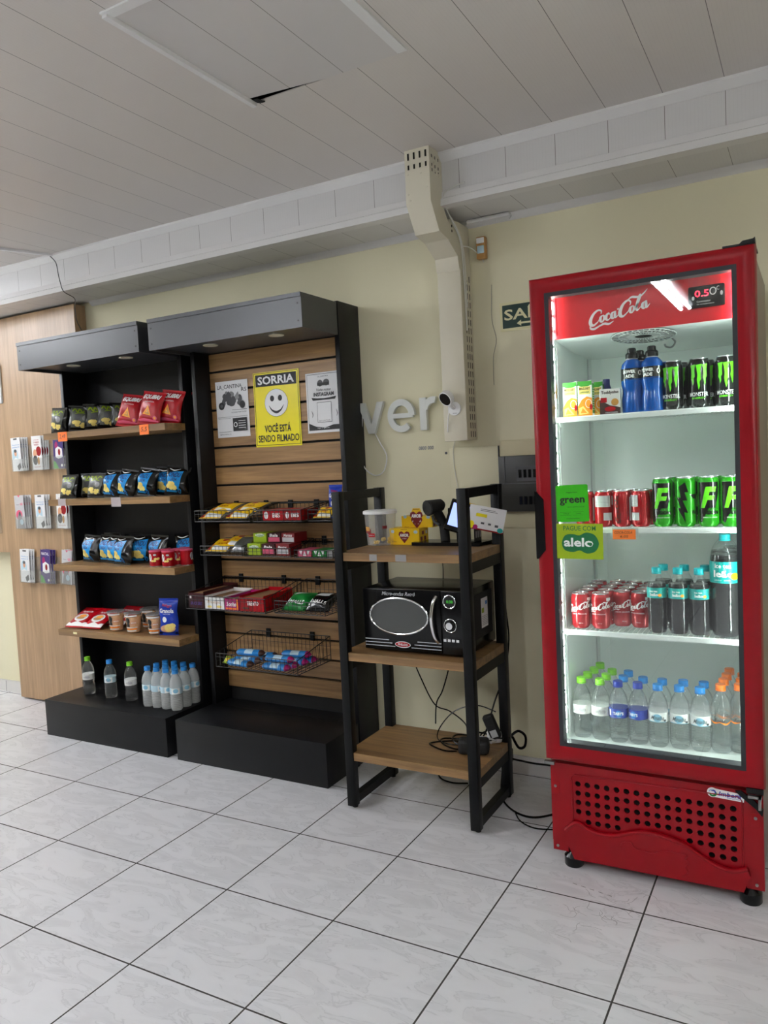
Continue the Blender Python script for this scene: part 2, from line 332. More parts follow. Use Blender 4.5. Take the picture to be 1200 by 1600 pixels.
class Proto:
    """the first placement uses the thing itself, later ones are copies of it and of its parts"""
    def __init__(s, root): s.r = root; s.used = False
    def put(s, loc, rz=0, label=None, group=None, scale=None, rot=None):
        if s.used: return dup(s.r, loc, rz, label, group, scale or s.sc0, rot)
        s.used = True; s.sc0 = (1, 1, 1); r = s.r; r.location = loc; r.rotation_euler = rot or (0, 0, rz)
        if label: r['label'] = label
        if group: r['group'] = group
        if scale: r.scale = scale
        return r
def struct(name, mb, mats, parent=None, world=False):
    o = mb.build(name, mats, parent, world)
    if parent is None: o['kind'] = 'structure'
    return o
def flat(y): return lambda x, z, o: (x, y-o, z)
def cylmap(r, zc=0): return lambda x, z, o: ((r+o)*math.sin(x/r), -(r+o)*math.cos(x/r), zc+z)
# ================================================================ the room
CEIL = 2.695; SOF = 2.485; FY = -0.278
struct('floor', MB().box(-4.5, 5.6, -7.0, 0.0, -0.06, 0.0), 'floor')
struct('wall_back', MB().box(-4.5, 5.6, 0.0, 0.12, 0.0, 2.9), 'wall_paint')
struct('wall_left', MB().box(-4.62, -4.5, -7.0, 0.12, 0.0, 2.9), 'side_wall')
struct('wall_right', MB().box(5.6, 5.72, -7.0, 0.12, 0.0, 2.9), 'side_wall')
struct('wall_front', MB().box(-4.62, 5.72, -7.12, -7.0, 0.0, 2.9), 'dim_front_wall')  # wall colour darkened to stand for dim surroundings, keeping glass reflections dark
# ceiling with the hole of the service hatch
HX0, HX1, HY0, HY1 = 1.862, 2.436, -1.70, -1.075
cb = MB()
cb.box(-4.5, HX0, -7.0, FY, CEIL, CEIL+0.004); cb.box(HX1, 5.6, -7.0, FY, CEIL, CEIL+0.004)
cb.box(HX0, HX1, -7.0, HY0, CEIL, CEIL+0.004); cb.box(HX0, HX1, HY1, FY, CEIL, CEIL+0.004)
struct('ceiling', cb, 'pvc_ceiling')
struct('ceiling_void', MB().box(-4.5, 5.6, -7.0, 0.0, CEIL+0.20, CEIL+0.24), 'plenum')
struct('trim_1', MB().box(-4.5, 5.6, FY, FY+0.012, SOF, CEIL+0.012), 'pvc_fascia')
struct('trim_2', MB().box(-4.5, 5.6, FY+0.012, 0.0, SOF, SOF+0.010), 'pvc_fascia')
struct('trim_3', MB().prism([(FY-0.030, CEIL), (FY-0.030, CEIL-0.010), (FY-0.012, CEIL-0.026), (FY-0.004, CEIL-0.034), (FY, CEIL-0.034), (FY, CEIL)], 'x', -4.5, 5.6), 'pvc_trim')
struct('trim_4', MB().prism([(FY, SOF+0.058), (FY-0.008, SOF+0.056), (FY-0.012, SOF+0.030), (FY-0.022, SOF+0.024), (FY-0.026, SOF-0.004), (FY+0.03, SOF-0.004), (FY+0.03, SOF), (FY, SOF)], 'x', -4.5, 5.6), 'pvc_trim')
struct('trim_5', MB().prism([(0, SOF), (-0.028, SOF), (-0.022, SOF-0.012), (-0.008, SOF-0.024), (0, SOF-0.026)], 'x', -0.24, 5.6), 'pvc_trim')
b = MB(); b.box(-4.5, 5.6, -0.012, 0, 0.0, 0.075, 0)
for k in range(24): b.box(-4.39+0.435*k, -4.387+0.435*k, -0.0126, -0.0115, 0.0, 0.075, 1)
b.box(-4.5, 5.6, -0.014, -0.002, 0.075, 0.079, 0)
struct('baseboard_back', b, ['skirting', 'darkgrey'])
# service hatch: a loose lining panel in a white frame
t = thing('ceiling_hatch', 'square service hatch in the white ceiling with a dark gap at one corner', 'hatch', ((HX0+HX1)/2, (HY0+HY1)/2, CEIL))
MB().prism([(HX0+0.006, HY0), (HX1, HY0), (HX1, HY1-0.001), (2.15, HY1-0.002), (HX0+0.006, HY1-0.036)], 'z', CEIL-0.001, CEIL+0.002).build('panel', 'pvc_access', t, True)
MB().prism([(HX0-0.012, HY0-0.02), (HX0+0.006, HY0-0.02), (HX0+0.006, HY1+0.002), (HX0-0.012, HY1+0.004)], 'z', CEIL-0.014, CEIL-0.0005).build('frame_strip', 'pvc_trim', t, True)
MB().box(HX0-0.012, HX1+0.02, HY0-0.028, HY0+0.004, CEIL-0.006, CEIL-0.0005).build('frame_strip', 'pvc_trim', t, True)
MB().box(HX1-0.012, HX1+0.020, HY0, HY1-0.01, CEIL-0.005, CEIL-0.0005).build('frame_strip', 'pvc_trim', t, True)
b = MB(); rnd = random.Random(3)
for k in range(6):
    x = HX0+0.006+0.016*rnd.random(); b.tube([(x, HY1-0.016, CEIL+0.002), (x+0.012, HY1-0.006, CEIL-0.006), (x+0.03*rnd.random(), HY1+0.008, CEIL-0.002)], 0.003, 0, 5)
b.build('torn_edge', 'black_matte', t, True)
# raceway on the ceiling at the left
b = MB(); b.prism([(-0.165, -0.285), (-0.187, -0.285), (-0.74, -1.55), (-0.718, -1.55)], 'z', CEIL-0.012, CEIL-0.0005)
tag(b.build('cable_raceway', 'pvc_trim'), 'thin white cable raceway running over the ceiling at far left', 'raceway')
b = MB().tube([(-0.195, -0.31, CEIL-0.012), (-0.150, -0.312, 2.64), (-0.134, -0.315, 2.58), (-0.126, -0.312, 2.53), (-0.105, -0.31, 2.475), (-0.13, -0.22, 2.455), (-0.285, -0.092, 2.45), (-0.298, -0.080, 2.42), (-0.300, -0.072, 2.37), (-0.298, -0.045, 2.32), (-0.285, -0.02, 2.26)], 0.0025, 0, 6, True, 5)
tag(b.build('hanging_cable', 'darkgrey'), 'thin dark cable hanging from the ceiling over the wood panel to the left canopy', 'cable')
# ---------------------------------------------------------------- ceiling luminaires (outside the frame; one is mirrored in the cooler glass)
def luminaire():
    t = thing('tube_luminaire', 'twin tube ceiling lamp', 'ceiling lamp')
    MB().box(-0.09, 0.09, -0.86, 0.86, -0.03, 0, 0, 0.004).build('housing', 'white', t)
    for s in (-1, 1):
        MB().tube([(0.035*s, -0.83, -0.052), (0.035*s, 0.83, -0.052)], 0.014, 0, 10).build('tube', 'tube_glow', t)
        for e in (-0.835, 0.835): MB().box(0.035*s-0.015, 0.035*s+0.015, e-0.01, e+0.01, -0.068, -0.028).build('socket', 'white', t)
    return t
LU = Proto(luminaire())
for x, y, l in ((2.56, -4.62, 'twin tube ceiling lamp mirrored in the cooler door glass'), (-1.7, -1.5, 'twin tube ceiling lamp beyond the left edge above the brochure panel'), (-1.6, -4.4, 'twin tube ceiling lamp behind the viewer at left'), (0.0, -3.2, 'twin tube ceiling lamp over the aisle before the black shelf units'), (4.9, -4.0, 'twin tube ceiling lamp beyond the right edge'), (-3.1, -1.0, 'twin tube ceiling lamp farthest left along the panelled wall')):
    LU.put((x, y, CEIL), 0, l, 'ceiling lamps')
# ---------------------------------------------------------------- wood panel with brochure holders (left)
b = MB(); PY = -0.085
b.prism([(-2.6, 0.975), (-1.085, 0.975), (-1.085, 0.012), (-0.305, 0.012), (-0.305, 2.470), (-2.6, 2.470)], 'y', -0.002, PY)
panel = tag(b.build('wood_panel', 'panel_wood'), 'tall light oak wall panel at the left behind the brochure holders', 'wall panel')
# the framed sheet at the very left edge
t = thing('wall_frame', 'narrow white framed notice at left picture edge on the oak panel', 'frame', (-1.17, PY, 1.1))
MB().box(-1.42, -1.028, PY-0.012, PY, 1.94, 2.19, 0, 0.003).build('board', 'paper', t, True)
t = thing('wall_frame', 'clear acrylic sign plate at left picture edge beside the brochures', 'frame', (-1.17, PY, 1.1))
MB().box(-1.45, -1.138, PY-0.008, PY, 1.10, 1.32, 0, 0.002).build('plate', 'acrylic', t, True)
# brochures
def brochure_face(kind):
    w, h = 0.105, 0.21; m = []
    # material slots: 0 paper 1 ink/dark 2 accent 3 skin 4 second accent 5 third
    if kind == 'doctor':
        m = [('rect', -w/2, 0, w/2, h, 0), ('rect', -0.02, h-0.014, 0.02, h-0.004, 1), ('txt', 'Telemedicina com', 0, 0.165, 0.085, 0.008, {}, 2), ('txt', 'atendimento 24h', 0, 0.150, 0.08, 0.009, {}, 2), ('ell', -0.012, 0.09, 0.034, 0.05, 4), ('poly', [(-0.05, 0), (-0.045, 0.07), (-0.01, 0.085), (0.03, 0.07), (0.04, 0)], 5), ('ell', -0.008, 0.112, 0.014, 0.02, 3), ('ell', -0.008, 0.126, 0.015, 0.01, 1), ('poly', [(0.0, 0.03), (0.035, 0.05), (0.045, 0.02), (0.015, 0.0)], 1)]
        mats = ['paper', 'darkgrey', 'bar_blue', 'skin_tone', 'pale_blue', 'white']
    elif kind == 'food':
        m = [('rect', -w/2, 0, w/2, h, 0), ('txt', 'AS MELHORES', 0, 0.185, 0.06, 0.007, {}, 1), ('txt', 'O SABOR', 0, 0.17, 0.06, 0.01, {'b': 0.02}, 1), ('txt', 'NOSSO', 0, 0.155, 0.05, 0.01, {'b': 0.02}, 1), ('ell', 0.02, 0.115, 0.028, 0.03, 2), ('ell', -0.02, 0.10, 0.02, 0.028, 3), ('ell', -0.02, 0.06, 0.025, 0.03, 5), ('ell', 0.015, 0.055, 0.012, 0.024, 4), ('txt', 'A ESCOLHA CERTA', 0, 0.018, 0.075, 0.007, {}, 1)]
        mats = ['white', 'red', 'crimson', 'skin_tone', 'amber', 'darkgrey']
    elif kind == 'purple':
        m = [('rect', -w/2, 0, w/2, h, 0), ('txt', 'NATAL', 0, 0.185, 0.08, 0.018, {'b': 0.02}, 1), ('ell', -0.018, 0.14, 0.016, 0.024, 2), ('poly', [(-0.03, 0.07), (-0.03, 0.12), (0.0, 0.135), (0.04, 0.12), (0.045, 0.07), (0.0, 0.06)], 1), ('ell', 0.01, 0.10, 0.012, 0.02, 3), ('poly', [(-w/2, 0), (-w/2, 0.05), (-0.03, 0.04), (-0.01, 0.015), (0, 0)], 4), ('ell', 0.033, 0.02, 0.01, 0.008, 1)]
        mats = ['purple', 'white', 'magenta', 'crimson', 'leaf', 'ink']
    else:
        m = [('rect', -w/2, 0, w/2, h, 0), ('poly', [(-0.015, h), (0.015, h), (0, h-0.014)], 1), ('txt', 'financeira', -0.018, 0.152, 0.035, 0.007, {}, 4), ('txt', 'GS', 0.024, 0.154, 0.03, 0.015, {'b': 0.04}, 1), ('ell', -0.01, 0.085, 0.036, 0.032, 1), ('ell', -0.004, 0.068, 0.024, 0.028, 2), ('poly', [(-0.04, 0), (-0.03, 0.055), (0.0, 0.07), (0.035, 0.05), (0.045, 0)], 2), ('ell', -0.002, 0.093, 0.011, 0.014, 4), ('ell', 0.012, 0.04, 0.02, 0.018, 5)]
        mats = ['lightgrey', 'pink', 'grey', 'skin_tone', 'darkgrey', 'pale_blue']
    return m, mats
def brochure(kind, label):
    t = thing('brochure', label, 'brochure'); m, mats = brochure_face(kind)
    MB().box(-0.0525, 0.0525, 0, 0.0012, 0, 0.21).build('sheet', 'paper', t)
    MB().decal(m, flat(0)).build('printed_cover', mats, t)
    return t
KD = {'doctor': 'white and blue brochure with a doctor', 'food': 'white brochure with red lettering and food', 'purple': 'purple brochure with white lettering', 'grey': 'grey brochure with a red figure'}
BRO = {k: Proto(brochure(k, v)) for k, v in KD.items()}
def holder():
    t = thing('brochure_holder', 'clear acrylic brochure holder', 'brochure holder')
    b = MB(); b.box(-0.065, 0.085, -0.045, 0, -0.004, 0); b.box(-0.065, 0.085, -0.045, -0.0425, 0, 0.075); b.box(-0.065, 0.085, -0.002, 0, 0, 0.16)
    b.build('tray', 'acrylic', t)
    for x in (-0.065, 0.083): MB().box(x, x+0.002, -0.045, 0, 0, 0.085).build('side_wall', 'acrylic', t)
    return t
HO = Proto(holder())
ROW = {'top': (1.50, ['doctor', 'food', 'purple'], -0.865), 'middle': (1.135, ['grey', 'doctor', 'food'], -0.875), 'bottom': (0.79, ['doctor', 'purple', 'grey'], -0.875)}
PN = ['left', 'middle', 'right']
for rn, (z, kinds, xs) in ROW.items():
    for i, k in enumerate(kinds):
        x = xs+i*0.195
        HO.put((x, PY-0.001, z), 0, 'clear acrylic holder, %s one in the %s row on the oak panel' % (PN[i], rn), 'brochure holders on the oak panel')
        n = 4 if (i, rn) in ((0, 'middle'), (0, 'top'), (1, 'top')) else 3
        for j in range(n):
            lean = 0.10+0.02*j
            BRO[k].put((x-0.016+0.009*j, PY-0.039+0.0075*j, z+0.001), 0, '%s, %s in the %s holder of the %s row' % (KD[k], ['frontmost', 'second', 'third', 'rearmost'][j], PN[i], rn), 'brochures in the wall holders', (0.86, 1, 1), (0.0-0.02*j, 0.03*(i-1)+(0.07 if rn == 'bottom' else 0), 0.05*(1 if j else 0)))
# ---------------------------------------------------------------- duct on the wall
t = thing('cable_duct', 'cream painted cable duct bending from the ceiling and running down the wall', 'duct', (2.14, 0, 1.52))
DX0, DX1 = 2.086, 2.196
prof = [(-0.395, 2.695), (-0.397, 2.480), (-0.325, 2.375), (-0.240, 2.362), (-0.220, 2.36), (-0.216, 2.42), (-0.276, 2.48), (-0.276, 2.695)]
MB().prism(prof, 'x', DX0, DX1).build('upper_section', 'duct_paint', t, True)
MB().prism([(-0.238, 2.3615), (-0.142, 2.312), (-0.13, 2.26), (-0.06, 2.20), (-0.012, 2.30), (-0.012, 2.46), (-0.12, 2.46), (-0.216, 2.45)], 'x', DX0, DX1-0.002).build('elbow', 'duct_paint', t, True)
MB().box(DX0, DX1, -0.125, -0.088, 1.520, 2.262, 0, 0.002).build('cover', 'duct_paint', t, True)
MB().box(DX0+0.003, DX1-0.003, -0.088, -0.001, 1.524, 2.30).build('channel', 'duct_paint', t, True)
x = DX1-0.003; slot = lambda *a: MB().box(*a).build('slot', 'slot_dark', t, True)
for k in range(19):
    z = 1.535+0.038*k
    for y in (-0.072, -0.048, -0.024): slot(x-0.001, x+0.0006, y-0.003, y+0.003, z, z+0.026)
for k in range(4):
    for zz, h in ((2.655, 0.026), (2.617, 0.018)):
        xx = DX0+0.017+0.026*k; slot(xx-0.0035, xx+0.0035, -0.3975, -0.394, zz, zz+h)
for k in range(3):
    for zz in (2.655, 2.62, 2.60): slot(DX1-0.001, DX1+0.0006, -0.375+0.03*k, -0.369+0.03*k, zz, zz+0.012)
for zz in (2.40, 2.42, 2.445): slot(DX1-0.001, DX1+0.0006, -0.20, -0.194, zz, zz+0.01)
b = MB()
for (xx, zz) in ((0.012, 2.60), (0.07, 2.595), (0.095, 2.535), (0.012, 2.52), (0.02, 2.495)): b.disc((DX0+xx, -0.396, zz), (0, -1, 0), 0.004, 0.002, 0, 8)
for (yy, zz) in ((-0.36, 2.66), (-0.35, 2.64), (-0.33, 2.655), (-0.365, 2.62), (-0.34, 2.61), (-0.31, 2.60)): b.disc((DX1, yy, zz), (1, 0, 0), 0.007, 0.004, 0, 8)
b.build('putty_dab', 'duct_paint', t, True)
b = MB()
b.tube([(2.205, -0.29, 2.53), (2.23, -0.285, 2.545), (2.30, -0.29, 2.56)], 0.003, 0, 6, True, 5)
b.tube([(2.205, -0.29, 2.53), (2.201, -0.27, 2.49), (2.201, -0.2, 2.44), (2.202, -0.12, 2.37), (2.203, -0.10, 2.2), (2.202, -0.09, 2.0)], 0.003, 0, 6, True, 5)
b.tube([(2.202, -0.25, 2.47), (2.204, -0.16, 2.42), (2.206, -0.1, 2.33), (2.206, -0.085, 2.1)], 0.0022, 0, 6, True, 5)
b.tube([(2.203, -0.105, 2.36), (2.22, -0.06, 2.36), (2.25, -0.02, 2.33), (2.262, -0.012, 2.30)], 0.0022, 0, 6, True, 5)
tag(b.build('loose_cable', 'offwhite'), 'cream cables running loosely along the right side of the duct', 'cable')
# motion sensor
t = thing('motion_sensor', 'small yellowed motion sensor box on the wall right of the duct', 'sensor', (2.258, -0.002, 2.36))
MB().box(2.236, 2.278, -0.034, -0.001, 2.312, 2.408, 0, 0.005).build('case', 'brown_tape', t, True)
MB().box(2.242, 2.274, -0.037, -0.032, 2.335, 2.368, 0, 0.003).build('lens', 'pale_blue', t, True)
MB().box(2.240, 2.275, -0.0355, -0.033, 2.378, 2.402, 0, 0.002).build('tape', 'white', t, True)
# security camera
t = thing('security_camera', 'round white security camera with black face on the duct above the letters', 'camera', (2.14, -0.125, 1.66))
MB().disc((2.142, -0.1255, 1.662), (0, -1, 0), 0.030, 0.006, 0, 24).build('base_plate', 'white', t, True)
MB().tube([(2.14, -0.131, 1.665), (2.137, -0.15, 1.675), (2.13, -0.165, 1.70)], 0.009, 0, 8, True, 4).build('bracket', 'white', t, True)
n = Vector((-0.30, -0.80, -0.52)).normalized(); c = Vector((2.128, -0.165, 1.712))
h = MB(); h.disc(c-n*0.012, n, 0.026, 0.010, 0, 24, 0.0335); h.disc(c-n*0.002, n, 0.0335, 0.022, 0, 24); h.build('head', 'white', t, True)
MB().disc(c+n*0.0195, n, 0.029, 0.0015, 0, 24).build('lens_face', 'black_plastic', t, True)
MB().tube([(2.138, -0.165, 1.69), (2.125, -0.155, 1.65), (2.108, -0.130, 1.60), (2.105, -0.1285, 1.56)], 0.002, 0, 6, True, 5).build('cord', 'white', t, True)
MB().box(2.135, 2.155, -0.1325, -0.131, 1.640, 1.643).build('print', 'grey', t, True)
# letters v e r
def ring(b, cx, cz, r0x, r0z, w, a0, a1, y0, y1, n=20):
    vs = []; fs = []
    for i in range(n+1):
        a = a0+(a1-a0)*i/n; c, s = math.cos(a), math.sin(a)
        vs += [(cx+r0x*c, y0, cz+r0z*s), (cx+(r0x-w)*c, y0, cz+(r0z-w)*s), (cx+(r0x-w)*c, y1, cz+(r0z-w)*s), (cx+r0x*c, y1, cz+r0z*s)]
    for i in range(n):
        for k in range(4): fs.append((4*i+k, 4*i+(k+1) % 4, 4*i+4+(k+1) % 4, 4*i+4+k))
    fs += [(0, 1, 2, 3), (4*n, 4*n+3, 4*n+2, 4*n+1)]
    b.raw(vs, fs)
LY0, LY1 = -0.030, -0.010
b = MB(); b.prism([(1.588, 1.732), (1.624, 1.732), (1.659, 1.626), (1.659, 1.582), (1.642, 1.582)], 'y', LY0, LY1); b.prism([(1.659, 1.582), (1.676, 1.582), (1.730, 1.732), (1.694, 1.732), (1.659, 1.626)], 'y', LY0, LY1)
tag(b.build('wall_letter', 'letter_grey'), 'raised grey letter v on the wall next to the black unit', 'letter', 'letters of the wall lettering')
b = MB(); ring(b, 1.822, 1.657, 0.072, 0.078, 0.030, 0.0, 1.72*math.pi, LY0, LY1, 30); b.box(1.775, 1.884, LY0+0.0004, LY1, 1.646, 1.668)
tag(b.build('wall_letter', 'letter_grey'), 'raised grey letter e on the wall between v and r', 'letter', 'letters of the wall lettering')
b = MB(); b.box(1.922, 1.956, LY0, LY1, 1.582, 1.732); ring(b, 1.992, 1.672, 0.060, 0.062, 0.030, 0.42*math.pi, 0.98*math.pi, LY0+0.0004, LY1, 10)
tag(b.build('wall_letter', 'letter_grey'), 'raised grey letter r on the wall left of the duct', 'letter', 'letters of the wall lettering')
b = MB().tube([(1.604, -0.012, 1.70), (1.598, -0.02, 1.60), (1.586, -0.02, 1.50), (1.604, -0.02, 1.42), (1.66, -0.02, 1.38), (1.71, -0.02, 1.40), (1.73, -0.02, 1.47), (1.70, -0.02, 1.53), (1.664, -0.008, 1.585)], 0.0028, 0, 6, True, 6)
tag(b.build('wall_cable', 'white'), 'white cable looping below the letter v down the wall', 'cable')
b = MB().decal([('txt', '0800 000', 1.933, 1.499, 0.078, 0.018, {'b': 0.03, 's': 0.1}, 0)], flat(-0.0005))
tag(b.build('wall_sticker', 'grey'), 'small grey printed sticker on the wall below the letters', 'sticker')
tag(MB().disc((2.035, -0.0005, 1.47), (0, -1, 0), 0.006, 0.003, 0, 10).build('wall_plug', 'darkgrey'), 'small dark screw plug in the wall below the duct', 'plug')
# painted cover plates and breaker box
t = thing('wall_hatch', 'flat cream painted cover plate on the wall behind the shelving stand', 'cover plate', (2.17, 0, 0.9))
MB().box(2.055, 2.292, -0.010, -0.0008, 1.00, 1.492, 0, 0.002).build('plate', 'wall_paint', t, True)
MB().box(2.292, 2.296, -0.011, -0.0008, 1.2, 1.49).build('joint', 'darkgrey', t, True)
t = thing('breaker_box', 'dark glazed breaker box on the wall left of the red cooler', 'breaker box', (2.5, 0, 1.2))
MB().box(2.300, 2.78, -0.006, -0.0008, 1.12, 1.512, 0, 0.002).build('backplate', 'wall_paint_pale', t, True)
MB().box(2.302, 2.74, -0.040, -0.006, 1.196, 1.442, 0, 0.004).build('case', 'breaker_grey', t, True)
for z in (1.345, 1.228):
    for k in range(6): MB().box(2.395+0.022*k, 2.408+0.022*k, -0.0425, -0.040, z, z+0.035).build('breaker', 'black_plastic', t, True)
b = MB(); b.box(2.302, 2.74, -0.0415, -0.040, 1.318, 1.322); b.box(2.330, 2.333, -0.0415, -0.040, 1.325, 1.44); b.box(2.385, 2.62, -0.0412, -0.040, 1.33, 1.395)
b.build('frame_line', 'darkgrey', t, True)
# exit sign
t = thing('exit_sign', 'dark green exit sign with cream letters and arrow partly behind the cooler', 'sign', (2.47, 0, 1.99))
MB().box(2.325, 2.625, -0.004, -0.0008, 1.988, 2.112, 0).build('plate', 'sign_cream', t, True)
MB().decal([('rect', 2.336, 2.000, 2.615, 2.100, 0), ('txt', 'SAÍDA', 2.475, 2.063, 0.262, 0.058, {'b': 0.02}, 1), ('poly', [(2.400, 2.017), (2.42, 2.030), (2.42, 2.021), (2.55, 2.021), (2.55, 2.013), (2.42, 2.013), (2.42, 2.004)], 1)], flat(-0.0042)).build('lettering', ['sign_green', 'sign_cream'], t, True)
b = MB().tube([(2.29, -0.001, 2.20), (2.285, -0.001, 2.05), (2.302, -0.001, 1.96), (2.285, -0.001, 1.88), (2.283, -0.001, 1.76)], 0.0009, 0, 4, True, 5)
tag(b.build('wall_crack', 'darkgrey'), 'fine crack line in the cream wall between duct and cooler', 'crack')
b = MB().tube([(2.09, -0.02, 1.52), (2.075, -0.012, 1.47), (2.085, -0.014, 1.35), (2.11, -0.014, 1.2), (2.105, -0.014, 1.05)], 0.0014, 0, 5, True, 5)
tag(b.build('thin_wire', 'offwhite'), 'thin pale wire dropping from the duct end behind the stand', 'wire')
# ---------------------------------------------------------------- black display units
def unit_common(x0, x1, label, posts):
    t = thing('display_unit', label, 'shelf unit', ((x0+x1)/2, -0.25, 0))
    MB().box(x0, x0+0.025, -0.218, -0.004, 0.0, 2.20, 0, 0.0015).build('side_panel', 'black_board', t, True)
    MB().box(x1-0.025, x1, -0.218 if x1 < 1 else -0.19, -0.004, 0.0, 2.20, 0, 0.0015).build('side_panel', 'black_board', t, True)
    return t
UL0, UL1, UR0, UR1 = -0.31, 0.64, 0.705, 1.602
t = unit_common(UL0, UL1, 'black display unit with four oak shelves at the left', 0)
MB().box(UL0+0.025, UL1-0.025, -0.055, -0.006, 0.0, 2.19).build('back_panel', 'black_board', t, True)
def canopy(t, x0, x1, zt):
    b = MB(); b.box(x0, x1, -0.485, -0.467, zt-0.150, zt-0.018); b.box(x0, x1, -0.49, -0.20, zt-0.018, zt); b.box(x0, x0+0.018, -0.467, -0.20, zt-0.150, zt-0.018); b.box(x1-0.018, x1, -0.467, -0.20, zt-0.150, zt-0.018); b.box(x0+0.018, x1-0.018, -0.467, -0.06, zt-0.135, zt-0.118)
    c = b.build('canopy', 'black_sheen', t, True)
    MB().box(x0+0.026, x1-0.026, -0.20, -0.06, zt-0.118, zt-0.004).build('canopy_back', 'black_board', t, True)
    for fx in (0.28, 0.72):
        xx = x0+(x1-x0)*fx; MB().disc((xx, -0.33, zt-0.135), (0, 0, -1), 0.036, 0.004, 0, 20).build('downlight', 'lamp_frost', c, True)
    b = MB()
    for xx in (x0+0.02, x1-0.02):
        for zz in (zt-0.045, zt-0.12): b.disc((xx, -0.485, zz), (0, -1, 0), 0.004, 0.001, 0, 10)
    b.build('screw', 'black_matte', c, True)
canopy(t, -0.305, 0.620, 2.195)
SHZ = [1.697, 1.322, 0.950, 0.575]
for z in SHZ:
    b = MB(); b.prism([(-0.298, -0.365), (0.640, -0.365), (0.640, -0.2185), (0.6145, -0.2185), (0.6145, -0.0555), (-0.2845, -0.0555), (-0.2845, -0.2185), (-0.298, -0.2185)], 'z', z-0.035, z)
    b.build('shelf', 'shelf_wood', t, True)
MB().box(-0.283, 0.643, -0.5, -0.219, 0.0, 0.203, 0, 0.002).build('plinth', 'black_board', t, True)
MB().box(-0.284, 0.6145, -0.219, -0.0555, 0.0, 0.203).build('plinth', 'black_board', t, True)
t = unit_common(UR0, UR1, 'black display unit with oak slat wall and wire baskets, right of the shelf unit', 0)
b = MB(); zz = 2.045; b.box(UR0+0.025, UR1-0.025, -0.085, -0.006, 0.0, 2.19, 1)
zs = [2.052-0.0995*k for k in range(0, 19)]
for k in range(18): b.box(UR0+0.026, UR1-0.026, -0.105, -0.085, zs[k+1]+0.012, zs[k], 0)
b.build('slat_wall', ['slat_wood', 'black_matte'], t, True)
canopy(t, 0.690, 1.602, 2.192)
MB().box(0.709, 1.613, -0.5, -0.219, 0.0, 0.205, 0, 0.002).build('plinth', 'black_board', t, True)
MB().box(0.731, 1.576, -0.219, -0.1055, 0.0, 0.205).build('plinth', 'black_board', t, True)
b = MB().tube([(0.72, -0.28, 2.192), (0.725, -0.27, 2.225), (0.745, -0.26, 2.222), (0.76, -0.25, 2.193)], 0.0015, 0, 5, True, 5)
tag(b.build('wire_stub', 'darkgrey'), 'small bent wire sticking up on top of the right canopy', 'wire')
# price tags on the shelves
def price(x, z, w, h, s, mat, label, y=-0.3655):
    t = thing('price_tag', label, 'price tag', (x, y, z-h/2))
    MB().box(x-w/2, x+w/2, y-0.0012, y-0.0002, z-h/2, z+h/2).build('card', mat, t, True)
    if s: MB().decal([('txt', s, x, z, w*0.62, h*0.5, {'s': 0.15}, 0)], flat(y-0.0012)).build('lettering', 'brown', t, True)
price(-0.135, 1.672, 0.075, 0.052, '2,49', 'orange_paper', 'orange price tag at the left end of the top oak shelf')
price(0.495, 1.672, 0.066, 0.052, '5,5', 'orange_paper', 'orange price tag below the red snack bags on the top oak shelf')
price(-0.182, 1.306, 0.062, 0.040, '', 'tape', 'faded clear label holder at the left of the second shelf')
price(0.250, 1.300, 0.072, 0.050, '', 'tape', 'faded clear label holder in the middle of the second shelf')
price(-0.155, 0.560, 0.030, 0.012, '', 'sign_cream', 'tiny cream tape piece on the edge of the lowest shelf')

# conduit stub under the soffit right of the duct, scuffs on the floor before the cooler
b = MB(); b.tube([(2.205, -0.045, 2.474), (2.40, -0.045, 2.474)], 0.010, 0, 8); b.tube([(2.40, -0.045, 2.474), (2.408, -0.05, 2.462), (2.402, -0.055, 2.450)], 0.004, 0, 6)
tag(b.build('conduit_stub', 'pvc_trim'), 'short white conduit stub with a hook below the soffit, right of the duct', 'conduit')
b = MB(); rnd = random.Random(5); sh = []
for k in range(26):
    x = 2.93+0.10*rnd.gauss(0, 1); y = -0.92+0.075*rnd.gauss(0, 1); a = rnd.uniform(0, 6.28); q = []
    for i in range(4): q.append((x, y, 0.0011)); a += rnd.uniform(-1.2, 1.2); x += 0.022*math.cos(a); y += 0.018*math.sin(a)
    sh.append(('brush', q, 0))
for k in range(5): sh.append(('brush', [(2.80+0.030*k, -0.815-0.006*k, 0.003), (2.815+0.030*k, -0.818-0.006*k, 0.004)], 0))
b.decal(sh, lambda x, z, o: (x, z, 0.0004+0.1*o)); tag(b.build('scuff_marks', 'grey'), 'fine grey scuff marks on the floor tiles in front of the cooler', 'scuff marks')
